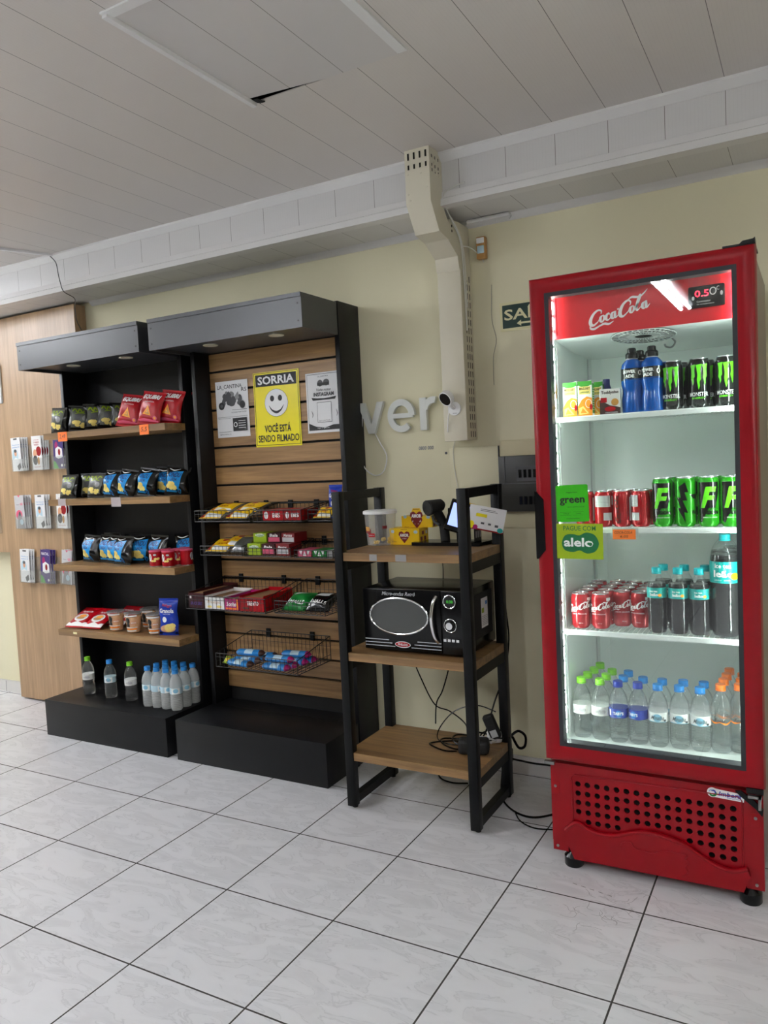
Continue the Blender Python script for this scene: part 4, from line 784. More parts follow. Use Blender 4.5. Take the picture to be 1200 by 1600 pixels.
CG = Proto(bag('wrapped_candy_bag', 'grey foil candy bag', 'candy bag', 0.085, 0.13, 0.05, 'foil_silver', [('poly', [(-0.03, 0.03), (0.03, 0.03), (0.02, 0.09), (-0.02, 0.09)], 0)], ['foil_grey'], 43))
CG.put((1.000, -0.290, 1.030), 0, 'grey foil candy bag right of the yellow ones in the second row basket', 'grey candy bags', None, (-1.05, 0, 0.1))
PO.put((1.535, -0.20, 1.190), 0, 'blue pouch standing in the top right basket behind the stand post', 'cereal pouches', (0.62, 0.8, 0.80), (-0.1, 0, 0.1))
# cartons
def carton(x0, x1, y0, y1, z0, z1, mat, label, sh=(), mats=('white',), group='boxes in the wire baskets', openbox=False, side=None):
    t = thing('candy_box', label, 'box', ((x0+x1)/2, (y0+y1)/2, z0))
    if openbox:
        b = MB(); w = 0.002
        b.box(x0, x1, y0, y0+w, z0, z1, 0); b.box(x0, x0+w, y0+w, y1, z0, z1+0.006, 0); b.box(x1-w, x1, y0+w, y1, z0, z1+0.008, 0); b.box(x0, x1, y1-w, y1, z0, z1+0.012, 0); b.box(x0+w, x1-w, y0+w, y1-w, z0, z0+w, 0)
        b.build('tray', mat, t, True); MB().box(x0+w, x1-w, y0+w, y1-w, z0+w, z1-0.006).build('filling', 'carton', t, True)
    else: MB().box(x0, x1, y0, y1, z0, z1, 0, 0.0012, 1).build('carton_body', mat, t, True)
    cx, cz = (x0+x1)/2, (z0+z1)/2
    if sh: MB().decal(list(sh), lambda x, z, o: (cx+x, y0-o, cz+z)).build('print', list(mats), t, True)
    if side: MB().decal(side[0], lambda x, z, o: (x1+o, (y0+y1)/2+x, cz+z)).build('side_print', side[1], t, True)
    return t
carton(1.200, 1.322, -0.325, -0.18, 1.190, 1.240, 'red', 'red candy box, left one in the top middle basket', [('txt', 'BIS', 0.02, 0, 0.045, 0.022, {'b': 0.04}, 0), ('ell', -0.04, 0, 0.012, 0.018, 0)])
carton(1.326, 1.425, -0.325, -0.18, 1.190, 1.240, 'crimson', 'dark red candy box, right one in the top middle basket', [('txt', 'BIS', 0.015, 0, 0.045, 0.020, {'b': 0.04}, 0), ('ell', -0.03, 0, 0.010, 0.016, 0)])
for x0, x1, m, nm, tx, mm in ((1.078, 1.160, 'lime', 'lime green', 'Trident', ['offwhite', 'leaf']), (1.166, 1.246, 'maroon', 'dark brown', 'Bala', ['pink', 'white']), (1.252, 1.330, 'dark_red', 'silver topped dark red', 'Mentos', ['lightgrey', 'white'])):
    for k, (z0, z1, dy, wd) in enumerate(((1.0185, 1.075, 0, 'lower'), (1.0765, 1.122, 0.05, 'upper'))):
        carton(x0, x1, -0.305+dy, -0.20+dy, z0, z1, m, '%s display box, %s one of its stack in the second row basket' % (nm, wd), [('rect', -0.034, -0.02, 0.034, 0.002, 0) if m != 'lime' else ('ell', 0, 0.012, 0.028, 0.008, 0), ('txt', tx, 0, 0.012, 0.05, 0.014, {'b': 0.02, 's': 0.2}, 1)], mm)
for x0, x1, m, nm in ((1.368, 1.448, 'pink', 'pink'), (1.452, 1.532, 'candy_green', 'green'), (1.535, 1.566, 'grey', 'grey')):
    carton(x0, x1, -0.290, -0.19, 1.014, 1.046, m, 'flat %s gum box in the right basket of the second row' % nm, [('poly', [(-0.010, -0.012), (0.0, 0.012), (0.010, -0.012)], 0), ('poly', [(-0.03, 0.012), (-0.012, 0.012), (-0.02, -0.010)], 0), ('poly', [(0.03, 0.012), (0.012, 0.012), (0.02, -0.010)], 0)] if m != 'grey' else ())
carton(0.764, 0.862, -0.405, -0.14, 0.7605, 0.835, 'maroon', 'dark brown open carton at the left end of the third row basket', [('txt', 'SNICKERS', 0.0, -0.014, 0.075, 0.016, {'b': 0.04, 's': 0.2}, 0), ('rect', -0.042, 0.01, -0.030, 0.025, 1)], ['purple', 'white'], openbox=True, side=([('rect', -0.12, 0.01, 0.12, 0.03, 0)], ['dark_red']))
carton(0.868, 0.992, -0.405, -0.18, 0.7605, 0.818, 'white', 'white open candy carton beside the dark brown one', [('txt', 'Prestígio', 0.0, 0.004, 0.08, 0.018, {'s': 0.2}, 0), ('ell', -0.03, -0.018, 0.014, 0.006, 1), ('ell', 0.03, -0.016, 0.018, 0.006, 1)], ['amber', 'chip_yellow'], openbox=True)
carton(0.998, 1.082, -0.405, -0.2, 0.7605, 0.815, 'magenta', 'pink open candy carton in the third row basket', [('txt', 'Sonho', 0.0, 0.002, 0.06, 0.022, {'b': 0.03, 's': 0.2}, 0), ('rect', -0.036, -0.024, 0.036, -0.016, 1), ('rect', 0.032, -0.024, 0.042, 0.026, 1)], ['white', 'orange'], openbox=True)
carton(1.090, 1.236, -0.405, -0.17, 0.7605, 0.828, 'red', 'red open candy carton at the right end of the third row basket', [('rect', -0.070, -0.034, 0.010, 0.034, 1), ('txt', 'TRENTO', 0.008, 0.004, 0.07, 0.020, {'b': 0.05, 's': 0.2}, 0), ('ell', -0.035, -0.02, 0.022, 0.005, 2)], ['white', 'crimson', 'brown'], openbox=True, side=([('txt', 'TRENTO', 0, 0.01, 0.12, 0.02, {'b': 0.04, 's': 0.2}, 0)], ['brown']))
HB = Proto(bag('mint_candy_bag', 'green mint candy bag', 'candy bag', 0.135, 0.135, 0.06, 'candy_green', [('poly', [(-0.045, 0.10), (0.02, 0.10), (0.03, 0.13), (-0.04, 0.13)], 0), ('txt', 'HALLS', 0.005, 0.040, 0.08, 0.022, {'b': 0.04, 's': 0.1}, 1), ('ell', -0.052, 0.045, 0.012, 0.02, 0)], ['lightgrey', 'white'], 51))
HK = Proto(bag('liquorice_candy_bag', 'black candy bag', 'candy bag', 0.135, 0.135, 0.06, 'foil_black', [('poly', [(-0.045, 0.085), (0.03, 0.09), (0.035, 0.13), (-0.04, 0.13)], 0), ('txt', 'HALLS', 0.005, 0.040, 0.08, 0.022, {'b': 0.04, 's': 0.1}, 1), ('ell', -0.052, 0.045, 0.012, 0.02, 0)], ['lightgrey', 'white'], 52))
HB.put((1.370, -0.355, 0.766), 0, 'green HALLS candy bag leaning in the right basket of the third row', 'mint bags', None, (-1.08, 0, 0.0))
HK.put((1.500, -0.350, 0.766), 0, 'black HALLS candy bag leaning in the right basket of the third row', 'mint bags', None, (-1.05, 0, 0.0))
# wafer bars in the lowest basket
def wafer(label, end, seed):
    L, R = 0.165, 0.021; t = thing('wafer_bar', label, 'wafer bar'); rn = random.Random(seed); ph = rn.uniform(0, 6)
    vs = []; fs = []; n = 14; sg = 12
    for i in range(n+1):
        u = i/n; x = -L/2+L*u; e = min(u, 1-u)/0.12; k = min(1, e)**0.5
        for j in range(sg):
            a = 2*math.pi*j/sg; vs.append((x, R*(0.25+0.75*k)*1.15*math.cos(a)*(1+0.04*math.sin(40*x+ph+3*a)), R*max(0.08, k)*0.8*math.sin(a)+R*0.8))
    for i in range(n):
        for j in range(sg): fs.append((i*sg+j, i*sg+(j+1) % sg, (i+1)*sg+(j+1) % sg, (i+1)*sg+j))
    fs += [tuple(range(sg))[::-1], tuple(n*sg+j for j in range(sg))]
    MB().raw(vs, fs, [1 if (f[0]//sg >= n-2) else (2 if 5 <= f[0]//sg <= 8 and (f[0] % sg) in (0, 1, 2, 3, 4, 5) else 0) for f in fs], True).build('wrapper', ['bar_blue', end, 'pale_blue'], t)
    b = MB()
    for s in (-1, 1): b.box(s*L/2-(0.014 if s > 0 else 0), s*L/2+(0 if s > 0 else 0.014), -0.018, 0.018, R*0.78, R*0.82)
    b.build('crimped_end', end, t)
    return t
WM = Proto(wafer('blue wafer bar with magenta ends', 'magenta', 1)); WB = Proto(wafer('blue wafer bar with dark brown ends', 'brown', 2))
GW = 'wafer bars in the lowest basket'
for x, y, z, rz, l in ((1.045, -0.372, 0.474, -0.05, 'blue wafer bar with brown end, front left of the lowest basket'), (1.040, -0.318, 0.474, 0.10, 'blue wafer bar with brown end, second from the front at left'), (1.050, -0.262, 0.474, 0.05, 'blue wafer bar with brown end, third from the front at left'), (1.060, -0.205, 0.474, 0.15, 'blue wafer bar with brown end, rearmost at left'), (1.045, -0.290, 0.507, 0.10, 'blue wafer bar with brown end lying on top at left')):
    WB.put((x, y, z), rz, l, GW)
for x, y, z, rz, l in ((1.265, -0.372, 0.474, 0.0, 'blue wafer bar with magenta end, front right of the lowest basket'), (1.270, -0.318, 0.474, 0.06, 'blue wafer bar with magenta end, second from the front at right'), (1.285, -0.262, 0.474, 0.12, 'blue wafer bar with magenta end, third from the front at right'), (1.300, -0.205, 0.474, 0.14, 'blue wafer bar with magenta end, rearmost at right'), (1.265, -0.345, 0.507, 0.05, 'blue wafer bar with magenta end on top of the front ones at right'), (1.290, -0.240, 0.507, 0.10, 'blue wafer bar with magenta end on top of the rear ones at right')):
    WM.put((x, y, z), rz, l, GW)
CG2 = bag('small_candy', 'small yellow-green wrapped candy at the left of the lowest basket', 'candy', 0.045, 0.04, 0.02, 'lime', [('rect', -0.01, 0.01, 0.01, 0.03, 0)], ['warm_yellow'], 61)
CG2.location = (0.942, -0.36, 0.478); CG2.rotation_euler = (-0.9, 0.2, 0.1)
# ================================================================ metal stand
SX0, SX1, SY0, SY1 = 1.798, 2.392, -0.632, -0.247; LG = 0.038
t = thing('shelving_stand', 'black metal stand with three oak shelves holding the microwave', 'stand', ((SX0+SX1)/2, -0.44, 0))
for sx in (SX0, SX1-LG):
    for sy in (SY0, SY1-LG):
        l = MB().box(sx, sx+LG, sy, sy+LG, 0.012, 1.33, 0, 0.002).build('leg', 'black_metal', t, True)
    for z0, z1 in ((1.292, 1.328), (0.018, 0.052), (1.004, 1.046), (0.589, 0.631), (0.170, 0.208)): MB().box(sx+0.004, sx+LG-0.004, SY0+LG, SY1-LG, z0, z1).build('side_rail', 'black_metal', t, True)
    for sy in (SY0+0.019+0.012, SY1-0.019):
        MB().disc((sx+0.019, sy, 0.0), (0, 0, 1), 0.012, 0.014, 0, 12).build('foot', 'black_plastic', t, True)
for z in (1.080, 0.665, 0.242):
    c = LG+0.001; b = MB()
    b.prism([(SX0+c, SY0+0.006), (SX1-c, SY0+0.006), (SX1-c, SY0+c), (SX1-0.004, SY0+c), (SX1-0.004, SY1-c), (SX1-c, SY1-c), (SX1-c, SY1-0.004), (SX0+c, SY1-0.004), (SX0+c, SY1-c), (SX0+0.004, SY1-c), (SX0+0.004, SY0+c), (SX0+c, SY0+c)], 'z', z-0.033, z)
    b.build('shelf', 'shelf_wood', t, True)
for x0, x1 in ((1.962, 1.996), (2.080, 2.128)):
    g = thing('label_holder', 'dull grey adhesive label on the front edge of the top stand shelf, %s one' % ('left' if x0 < 2 else 'right'), 'label', (x0, SY0+0.004, 1.05))
    MB().box(x0, x1, SY0+0.0045, SY0+0.0058, 1.050, 1.076).build('strip', 'grey', g, True)
# microwave
MX0, MX1, MY0, MY1, MZ0, MZ1 = 1.884, 2.346, -0.560, -0.262, 0.674, 0.928
t = thing('microwave_oven', 'black retro microwave oven with oval chrome ringed window on the middle shelf', 'microwave', ((MX0+MX1)/2, -0.41, 0.666))
MB().box(MX0, MX1, MY0+0.018, MY1, MZ0, MZ1, 0, 0.006).build('casing', 'black_plastic', t, True)
MB().box(MX0, MX0+0.352, MY0-0.004, MY0+0.017, MZ0+0.001, MZ1-0.001, 0, 0.003).build('door', 'black_plastic', t, True)
MB().box(MX0+0.354, MX1, MY0-0.003, MY0+0.017, MZ0+0.001, MZ1-0.001, 0, 0.003).build('control_panel', 'black_plastic', t, True)
wcx, wcz = MX0+0.165, 0.818
b = MB(); n = 40; pts = [(wcx+0.132*math.cos(2*math.pi*i/n), MY0-0.006, wcz+0.074*math.sin(2*math.pi*i/n)) for i in range(n)]
b.tube(pts, 0.0045, 0, 8, True, 0, True); b.build('window_ring', 'chrome', t, True)
MB().decal([('ell', wcx, wcz, 0.131, 0.073, 0)], flat(MY0-0.0045)).build('window', 'oven_glass', t, True)
hx = MX0+0.333
MB().tube([(hx+0.004, MY0-0.006, 0.905), (hx-0.004, MY0-0.022, 0.880), (hx-0.010, MY0-0.030, 0.815), (hx-0.004, MY0-0.022, 0.750), (hx+0.006, MY0-0.006, 0.722)], 0.0075, 0, 10, True, 6).build('handle', 'chrome', t, True)
cx = MX0+0.392
b = MB(); b.tube([(cx+0.026*math.cos(a*0.2618), MY0-0.006, 0.886+0.026*math.sin(a*0.2618)) for a in range(24)], 0.0025, 0, 6, True, 0, True); b.build('dial_ring', 'chrome', t, True); b = MB(); b.tube([(cx+0.026*math.cos(a*0.2618), MY0-0.006, 0.792+0.026*math.sin(a*0.2618)) for a in range(24)], 0.0018, 0, 6, True, 0, True); b.build('dial_ring', 'chrome', t, True)
MB().decal([('ell', cx, 0.886, 0.024, 0.024, 0), ('txt', '0:38', cx, 0.886, 0.028, 0.012, {'b': 0.02}, 1)], flat(MY0-0.0035)).build('clock', ['ink', 'digit_green'], t, True)
b = MB(); b.disc((cx, MY0-0.003, 0.792), (0, -1, 0), 0.016, 0.016, 0, 24, 0.014); b.build('knob', 'chrome', t, True)
for k in range(4): MB().box(cx-0.030+0.018*k, cx-0.018+0.018*k, MY0-0.008, MY0-0.003, 0.728, 0.738).build('button', 'chrome', t, True)
b = MB()
for k in range(3):
    b.box(MX0+0.004, MX0+0.115+0.014*k, MY0-0.0055, MY0-0.0035, 0.716-0.013*k, 0.719-0.013*k); b.box(MX0+0.245-0.014*k, MX0+0.350, MY0-0.0055, MY0-0.0035, 0.716-0.013*k, 0.719-0.013*k)
b.build('trim_line', 'aluminium', t, True)
b = MB(); b.decal([('ell', MX0+0.178, 0.702, 0.036, 0.013, 0), ('ell', MX0+0.178, 0.702, 0.033, 0.010, 1), ('txt', 'PHILCO', MX0+0.178, 0.702, 0.044, 0.009, {'b': 0.03}, 0)], flat(MY0-0.0055)); b.build('badge', ['chrome', 'red'], t, True)
MB().decal([('txt', 'Micro-ondas Retrô', MX0+0.168, 0.909, 0.150, 0.015, {'s': 0.3, 'b': 0.01}, 0)], flat(MY0-0.0042)).build('lettering', 'aluminium', t, True)
b = MB(); b.box(MX1, MX1+0.002, -0.50, -0.30, 0.72, 0.90, 0, 0.0008); b.build('side_panel', 'black_matte', t, True)
MB().decal([('rect', -0.035, -0.06, 0.035, 0.06, 0), ('rect', -0.030, 0.0, -0.005, 0.02, 1), ('rect', 0.010, 0.03, 0.03, 0.045, 2)] + [('rect', -0.03, -0.05+0.007*k, 0.03, -0.048+0.007*k, 3) for k in range(6)], lambda x, z, o: (MX1+0.002+o, -0.385+x, 0.815+z)).build('energy_label', ['paper', 'lime', 'bar_blue', 'grey'], t, True)
for sx in (MX0+0.03, MX1-0.03):
    for sy in (MY0+0.04, MY1-0.04): MB().disc((sx, sy, 0.6652), (0, 0, 1), 0.012, 0.010, 0, 12).build('foot', 'black_matte', t, True)
# tub, boxes, scanner, terminal, flyer
t = thing('plastic_tub', 'clear plastic tub with white lid and a few yellow sweets on the top stand shelf', 'tub', (1.855, -0.335, 1.0805))
MB().lathe([(0.056, 0.0), (0.060, 0.003), (0.070, 0.140), (0.070, 0.143)], seg=32).build('tub_body', 'tub_plastic', t)
MB().lathe([(0.073, 0.138), (0.0755, 0.139), (0.0755, 0.149), (0.070, 0.153), (0.0, 0.153)], seg=32).build('lid', 'white', t)
f = lambda x, z, o: ((0.0615+0.07*z+o)*math.sin(x/0.064), -(0.0615+0.07*z+o)*math.cos(x/0.064), z)
MB().decal([('rect', -0.048, 0.056, -0.012, 0.074, 1), ('rect', -0.048, 0.066, -0.018, 0.084, 2), ('rect', -0.030, 0.040, 0.006, 0.056, 0), ('txt', 'caseiro', -0.012, 0.048, 0.03, 0.006, {}, 3), ('rect', 0.04, 0.075, 0.06, 0.088, 1)], f, 0.008).build('label_print', ['red', 'dark_red', 'amber', 'white'], t)
SW = None
def sweet():
    s = thing('yellow_sweet', 'small yellow twisted sweet', 'sweet')
    MB().lathe([(0.0, 0), (0.006, 0.003), (0.008, 0.009), (0.005, 0.015), (0, 0.017)], seg=8).build('sweet_body', 'warm_yellow', s)
    b = MB()
    for q in (0.5, 2.7): b.prism([(0, 0.006), (0.016*math.cos(q), 0.002+0.012*abs(math.sin(q))), (0.018*math.cos(q), 0.014)], 'y', -0.001, 0.001)
    b.build('wrapper_twist', 'chip_yellow', s); return s
SW = Proto(sweet()); rnd = random.Random(4)
for k in range(8):
    a = rnd.uniform(-1.2, 1.8); rr = rnd.uniform(0.015, 0.045)
    SW.put((1.855+rr*math.sin(a), -0.335-rr*math.cos(a), 1.0845+(0.014 if k > 4 else 0)), rnd.uniform(0, 6), 'small yellow sweet in the bottom of the clear tub', 'sweets in the clear tub')
def heart(cx, cz, s, m): return ('poly', [(cx, cz-s), (cx+0.62*s, cz-0.28*s), (cx+0.95*s, cz+0.25*s), (cx+0.85*s, cz+0.65*s), (cx+0.45*s, cz+0.8*s), (cx+0.1*s, cz+0.6*s), (cx, cz+0.42*s), (cx-0.1*s, cz+0.6*s), (cx-0.45*s, cz+0.8*s), (cx-0.85*s, cz+0.65*s), (cx-0.95*s, cz+0.25*s), (cx-0.62*s, cz-0.28*s)], m)
def sweetbox(x0, x1, y0, y1, z0, z1, label):
    t = thing('sweet_box', label, 'box', ((x0+x1)/2, (y0+y1)/2, z0)); cx, cz = (x0+x1)/2, (z0+z1)/2
    MB().box(x0, x1, y0, y1, z0, z1, 0, 0.001, 1).build('carton_body', 'warm_yellow', t, True)
    sh = [heart(0, 0.0, 0.029, 0), ('txt', 'AMOR', 0, 0.006, 0.044, 0.014, {'b': 0.05}, 1), ('txt', 'o clássico', 0, -0.008, 0.022, 0.005, {}, 1), ('txt', 'PAÇOCA', 0.0, 0.030, 0.030, 0.005, {'b': 0.03}, 0), ('ell', 0.056, 0.020, 0.010, 0.007, 2), ('ell', -0.056, 0.022, 0.008, 0.007, 2), ('txt', '30un', -0.05, -0.022, 0.022, 0.004, {}, 0)]
    MB().decal(sh, lambda x, z, o: (cx+x, y0-o, cz+z)).build('print', ['dark_red', 'white', 'pale_blue'], t, True)
    MB().decal([('rect', -0.035, -0.02, -0.015, -0.002, 0), ('rect', 0.0, -0.02, 0.02, -0.002, 0), ('rect', -0.02, 0.006, 0.0, 0.022, 0), ('rect', 0.015, 0.008, 0.032, 0.022, 1)], lambda x, z, o: (x1+o, (y0+y1)/2+x, cz+z)).build('side_print', ['dark_red', 'offwhite'], t, True)
    return t
sweetbox(1.898, 2.043, -0.335, -0.245, 1.0805, 1.152, 'yellow box with red heart lettered AMOR, lower front one on the stand')
t = sweetbox(1.942, 2.092, -0.300, -0.215, 1.1525, 1.202, 'yellow box with red heart and raised flap, lying on the other yellow box')
MB().prism([(1.985, 1.20), (2.048, 1.20), (2.034, 1.236), (2.000, 1.236)], 'y', -0.3005, -0.299).build('flap', 'warm_yellow', t, True)
MB().decal([heart(2.017, 1.196, 0.033, 0), ('txt', 'AMOR', 2.017, 1.203, 0.048, 0.016, {'b': 0.05}, 1), ('txt', 'PAÇOCA', 2.017, 1.231, 0.028, 0.006, {'b': 0.03}, 0)], flat(-0.3022)).build('flap_print', ['dark_red', 'white'], t, True)
# barcode scanner
t = thing('barcode_scanner', 'black handheld barcode scanner standing in its dock on the stand', 'scanner', (2.12, -0.32, 1.081))
MB().prism([(2.02, -0.365), (2.33, -0.365), (2.345, -0.25), (2.02, -0.24)], 'z', 1.0808, 1.095).build('base', 'black_plastic', t, True)
MB().tube([(2.150, -0.30, 1.095), (2.142, -0.295, 1.16), (2.125, -0.30, 1.205), (2.112, -0.315, 1.235)], 0.0205, 0, 12, True, 5).build('grip', 'black_matte', t, True)
b = MB(); n_ = Vector((-0.35, -0.75, -0.10)).normalized(); b.disc(Vector((2.128, -0.285, 1.248)), n_, 0.026, 0.075, 0, 14, 0.034); b.disc(Vector((2.128, -0.285, 1.248))-n_*0.012, n_, 0.016, 0.012, 0, 14, 0.026); b.build('head', 'black_matte', t, True)
MB().disc(Vector((2.128, -0.285, 1.248))+n_*0.0752, n_, 0.030, 0.002, 0, 16).build('scan_window', 'black_plastic', t, True)
MB().tube([(2.100, -0.315, 1.205), (2.110, -0.318, 1.180), (2.135, -0.322, 1.165)], 0.006, 0, 8, True, 4).build('trigger', 'darkgrey', t, True)
MB().box(2.165, 2.215, -0.30, -0.285, 1.185, 1.235, 0, 0.003).build('back_plate', 'black_plastic', t, True)
# payment terminal
t = thing('payment_terminal', 'black payment terminal with lit screen on a metal stand behind the right post', 'terminal', (2.27, -0.31, 1.095))
b = MB(); b.box(-0.055, 0.055, -0.009, 0.009, 0.0, 0.145, 0, 0.006); b.build('housing', 'black_plastic', t).location = (0, 0, 0)
MB().decal([('rect', -0.044, 0.020, 0.040, 0.125, 0)], flat(-0.0092)).build('screen', 'screen_glow', t)
MB().decal([('rect', -0.02, 0.137, 0.05, 0.144, 0)], flat(-0.0092)).build('top_sticker', 'warm_yellow', t)
t.location = (2.232, -0.372, 1.138); t.rotation_euler = (-0.50, 0.33, 0.40)
t = thing('terminal_stand', 'small black slotted metal foot under the payment terminal', 'stand', (2.26, -0.31, 1.0955))
b = MB(); b.box(2.222, 2.226, -0.345, -0.275, 1.0955, 1.150); b.box(2.300, 2.304, -0.345, -0.275, 1.0955, 1.150); b.box(2.222, 2.304, -0.345, -0.275, 1.0955, 1.0985); b.build('bracket', 'black_metal', t, True)
b = MB()
for k in range(3): b.box(2.3042, 2.3046, -0.338+0.022*k, -0.326+0.022*k, 1.112, 1.140)
b.build('slot', 'grey', t, True)
t = thing('promo_flyer', 'white flyer with yellow bar and red band standing at the right end of the stand', 'flyer', (2.335, -0.315, 1.15))
fl = lambda x, z, o: (x, -0.006*math.sin(9*x+4*z)-o, z)
b = MB(); vs = []; fs = []
for s in (0, 1):
    for j in range(7):
        for i in range(9):
            p = fl(-0.075+0.15*i/8, 0.10*j/6, 0); vs.append((p[0], p[1]+0.0006*s, p[2]))
for j in range(6):
    for i in range(8): a = j*9+i; fs += [(a, a+1, a+10, a+9), (63+a, 63+a+9, 63+a+10, 63+a+1)]
b.raw(vs, fs, 0, True).build('sheet', 'paper', t)
MB().decal([('rect', -0.045, 0.055, 0.0, 0.068, 0), ('rect', -0.075, 0.0, 0.075, 0.006, 1), ('ell', -0.058, 0.018, 0.012, 0.016, 0), ('ell', -0.04, 0.010, 0.010, 0.010, 2), ('ell', 0.062, 0.012, 0.012, 0.010, 4), ('rect', -0.03, 0.080, 0.04, 0.082, 3), ('rect', -0.03, 0.086, 0.03, 0.088, 3), ('rect', -0.02, 0.026, -0.006, 0.034, 3), ('rect', 0.010, 0.026, 0.022, 0.034, 3), ('rect', 0.038, 0.022, 0.052, 0.032, 3)], fl, 0.02, 0.02).build('print', ['yellow', 'crimson', 'magenta', 'darkgrey', 'teal'], t)
t.rotation_euler = (0.0, 0.22, 0.35); t.location = (2.338, -0.325, 1.140)
# cables around the stand
def cable(pts, r, label, mat='black_plastic', name='power_cable', cv=6):
    return tag(MB().tube(pts, r, 0, 6, True, cv).build(name, mat), label, 'cable')
cable([(1.86, -0.13, 0.56), (1.90, -0.10, 0.42), (1.96, -0.09, 0.30), (2.04, -0.10, 0.28), (2.14, -0.16, 0.255), (2.22, -0.30, 0.250)], 0.0032, 'black cable sagging from behind the left rear post to the bottom shelf')
cable([(2.06, -0.12, 0.60), (2.045, -0.09, 0.50), (2.00, -0.08, 0.37), (1.96, -0.07, 0.30), (1.95, -0.07, 0.20)], 0.0032, 'black cable hanging behind the stand from the microwave')
cable([(2.350, -0.24, 1.04), (2.36, -0.20, 0.98), (2.37, -0.20, 0.80), (2.375, -0.19, 0.66), (2.355, -0.20, 0.52), (2.32, -0.24, 0.40), (2.30, -0.32, 0.28), (2.27, -0.38, 0.250)], 0.0034, 'black power cable running down the right rear post')
cable([(2.13, -0.30, 1.047), (2.132, -0.30, 0.98), (2.13, -0.30, 0.930)], 0.002, 'thin black cable between top shelf and microwave')
cable([(2.36, -0.21, 0.55), (2.345, -0.22, 0.46), (2.34, -0.22, 0.37), (2.35, -0.24, 0.34)], 0.0028, 'short black cable tied to the power cable behind the right post')
cable([(2.33, -0.26, 0.36), (2.24, -0.25, 0.375), (2.15, -0.28, 0.35), (2.10, -0.33, 0.29), (2.105, -0.37, 0.249), (2.18, -0.40, 0.247), (2.25, -0.38, 0.25)], 0.0025, 'thin black cable arching over the bottom shelf')
b = MB(); rnd = random.Random(12)
for k in range(5):
    cx, cy = 2.17+0.04*k, -0.42+0.035*k; rx = 0.045+0.02*rnd.random()
    b.tube([(cx+rx*1.4*math.cos(a), cy+rx*math.sin(a), 0.249+0.004*k+0.006*math.sin(2*a+k)) for a in [0.7*i for i in range(9)]], 0.0036, 0, 6, True, 5)
tag(b.build('cable_coil', 'black_plastic'), 'tangle of black cables lying on the bottom stand shelf', 'cable')
b = MB(); b.tube([(2.23, -0.40, 0.262), (2.27, -0.38, 0.285), (2.33, -0.36, 0.28), (2.36, -0.34, 0.265)], 0.004, 0, 6, True, 5); b.tube([(2.26, -0.42, 0.275), (2.31, -0.40, 0.295), (2.345, -0.36, 0.26)], 0.004, 0, 6, True, 5)
tag(b.build('white_cable', 'lightgrey'), 'pale cable bundle on the bottom shelf beside the black adapter', 'cable')
def adapter(loc, size, rot, label, mat='black_matte', sticker=True):
    t = thing('power_adapter', label, 'adapter', loc); t.rotation_euler = rot; a, b_, c = size
    MB().box(-a/2, a/2, -b_/2, b_/2, 0, c, 0, min(size)*0.25, 3).build('housing', mat, t)
    if sticker: MB().decal([('rect', -a*0.3, c*0.1, a*0.3, c*0.4, 0)], flat(-b_/2)).build('rating_label', 'lightgrey', t)
    return t
adapter((2.300, -0.440, 0.2435), (0.125, 0.07, 0.058), (0, 0, 0.3), 'large rounded black power adapter lying on the bottom shelf', sticker=False)
adapter((2.358, -0.33, 0.275), (0.046, 0.034, 0.105), (0.1, -0.35, 0.2), 'upright black power brick with white label by the right rear post')
adapter((2.335, -0.300, 0.2435), (0.06, 0.05, 0.05), (0, 0, 0.5), 'white plug adapter on the bottom shelf behind the black ones', 'white', False)
b = MB(); b.tube([(2.36, -0.2, 0.14), (2.40, -0.16, 0.12), (2.44, -0.12, 0.10), (2.60, -0.12, 0.10), (2.68, -0.3, 0.13), (2.72, -0.5, 0.33)], 0.0045, 0, 6, True, 6)
tag(b.build('power_cable', 'black_plastic'), 'black cable crossing the skirting between stand and cooler', 'cable')
b = MB(); b.tube([(2.36, -0.25, 0.20), (2.35, -0.28, 0.05), (2.37, -0.32, 0.006), (2.45, -0.40, 0.005), (2.53, -0.42, 0.005), (2.60, -0.36, 0.005), (2.68, -0.30, 0.03)], 0.0045, 0, 6, True, 6)
b.tube([(2.45, -0.40, 0.006), (2.50, -0.47, 0.004), (2.58, -0.50, 0.004), (2.70, -0.45, 0.004)], 0.003, 0, 6, True, 6)
tag(b.build('power_cable', 'black_plastic'), 'black cable lying on the floor tiles between stand and cooler', 'cable')
b = MB(); b.tube([(2.0, -0.14, 0.05), (2.02, -0.20, 0.006), (2.10, -0.24, 0.006), (2.17, -0.22, 0.006)], 0.004, 0, 6, True, 6)
tag(b.build('power_cable', 'black_plastic'), 'short black cable on the floor beneath the bottom stand shelf', 'cable')
t = thing('power_plug', 'black plug hanging low behind the right rear post of the stand', 'plug', (2.358, -0.20, 0.13)); MB().box(2.340, 2.376, -0.225, -0.185, 0.125, 0.185, 0, 0.008).build('plug_body', 'black_plastic', t, True); MB().tube([(2.358, -0.205, 0.185), (2.365, -0.20, 0.23), (2.40, -0.19, 0.262), (2.432, -0.19, 0.245), (2.428, -0.19, 0.20), (2.40, -0.19, 0.19), (2.37, -0.18, 0.23)], 0.006, 0, 6, True, 6).build('cord', 'black_plastic', t, True)
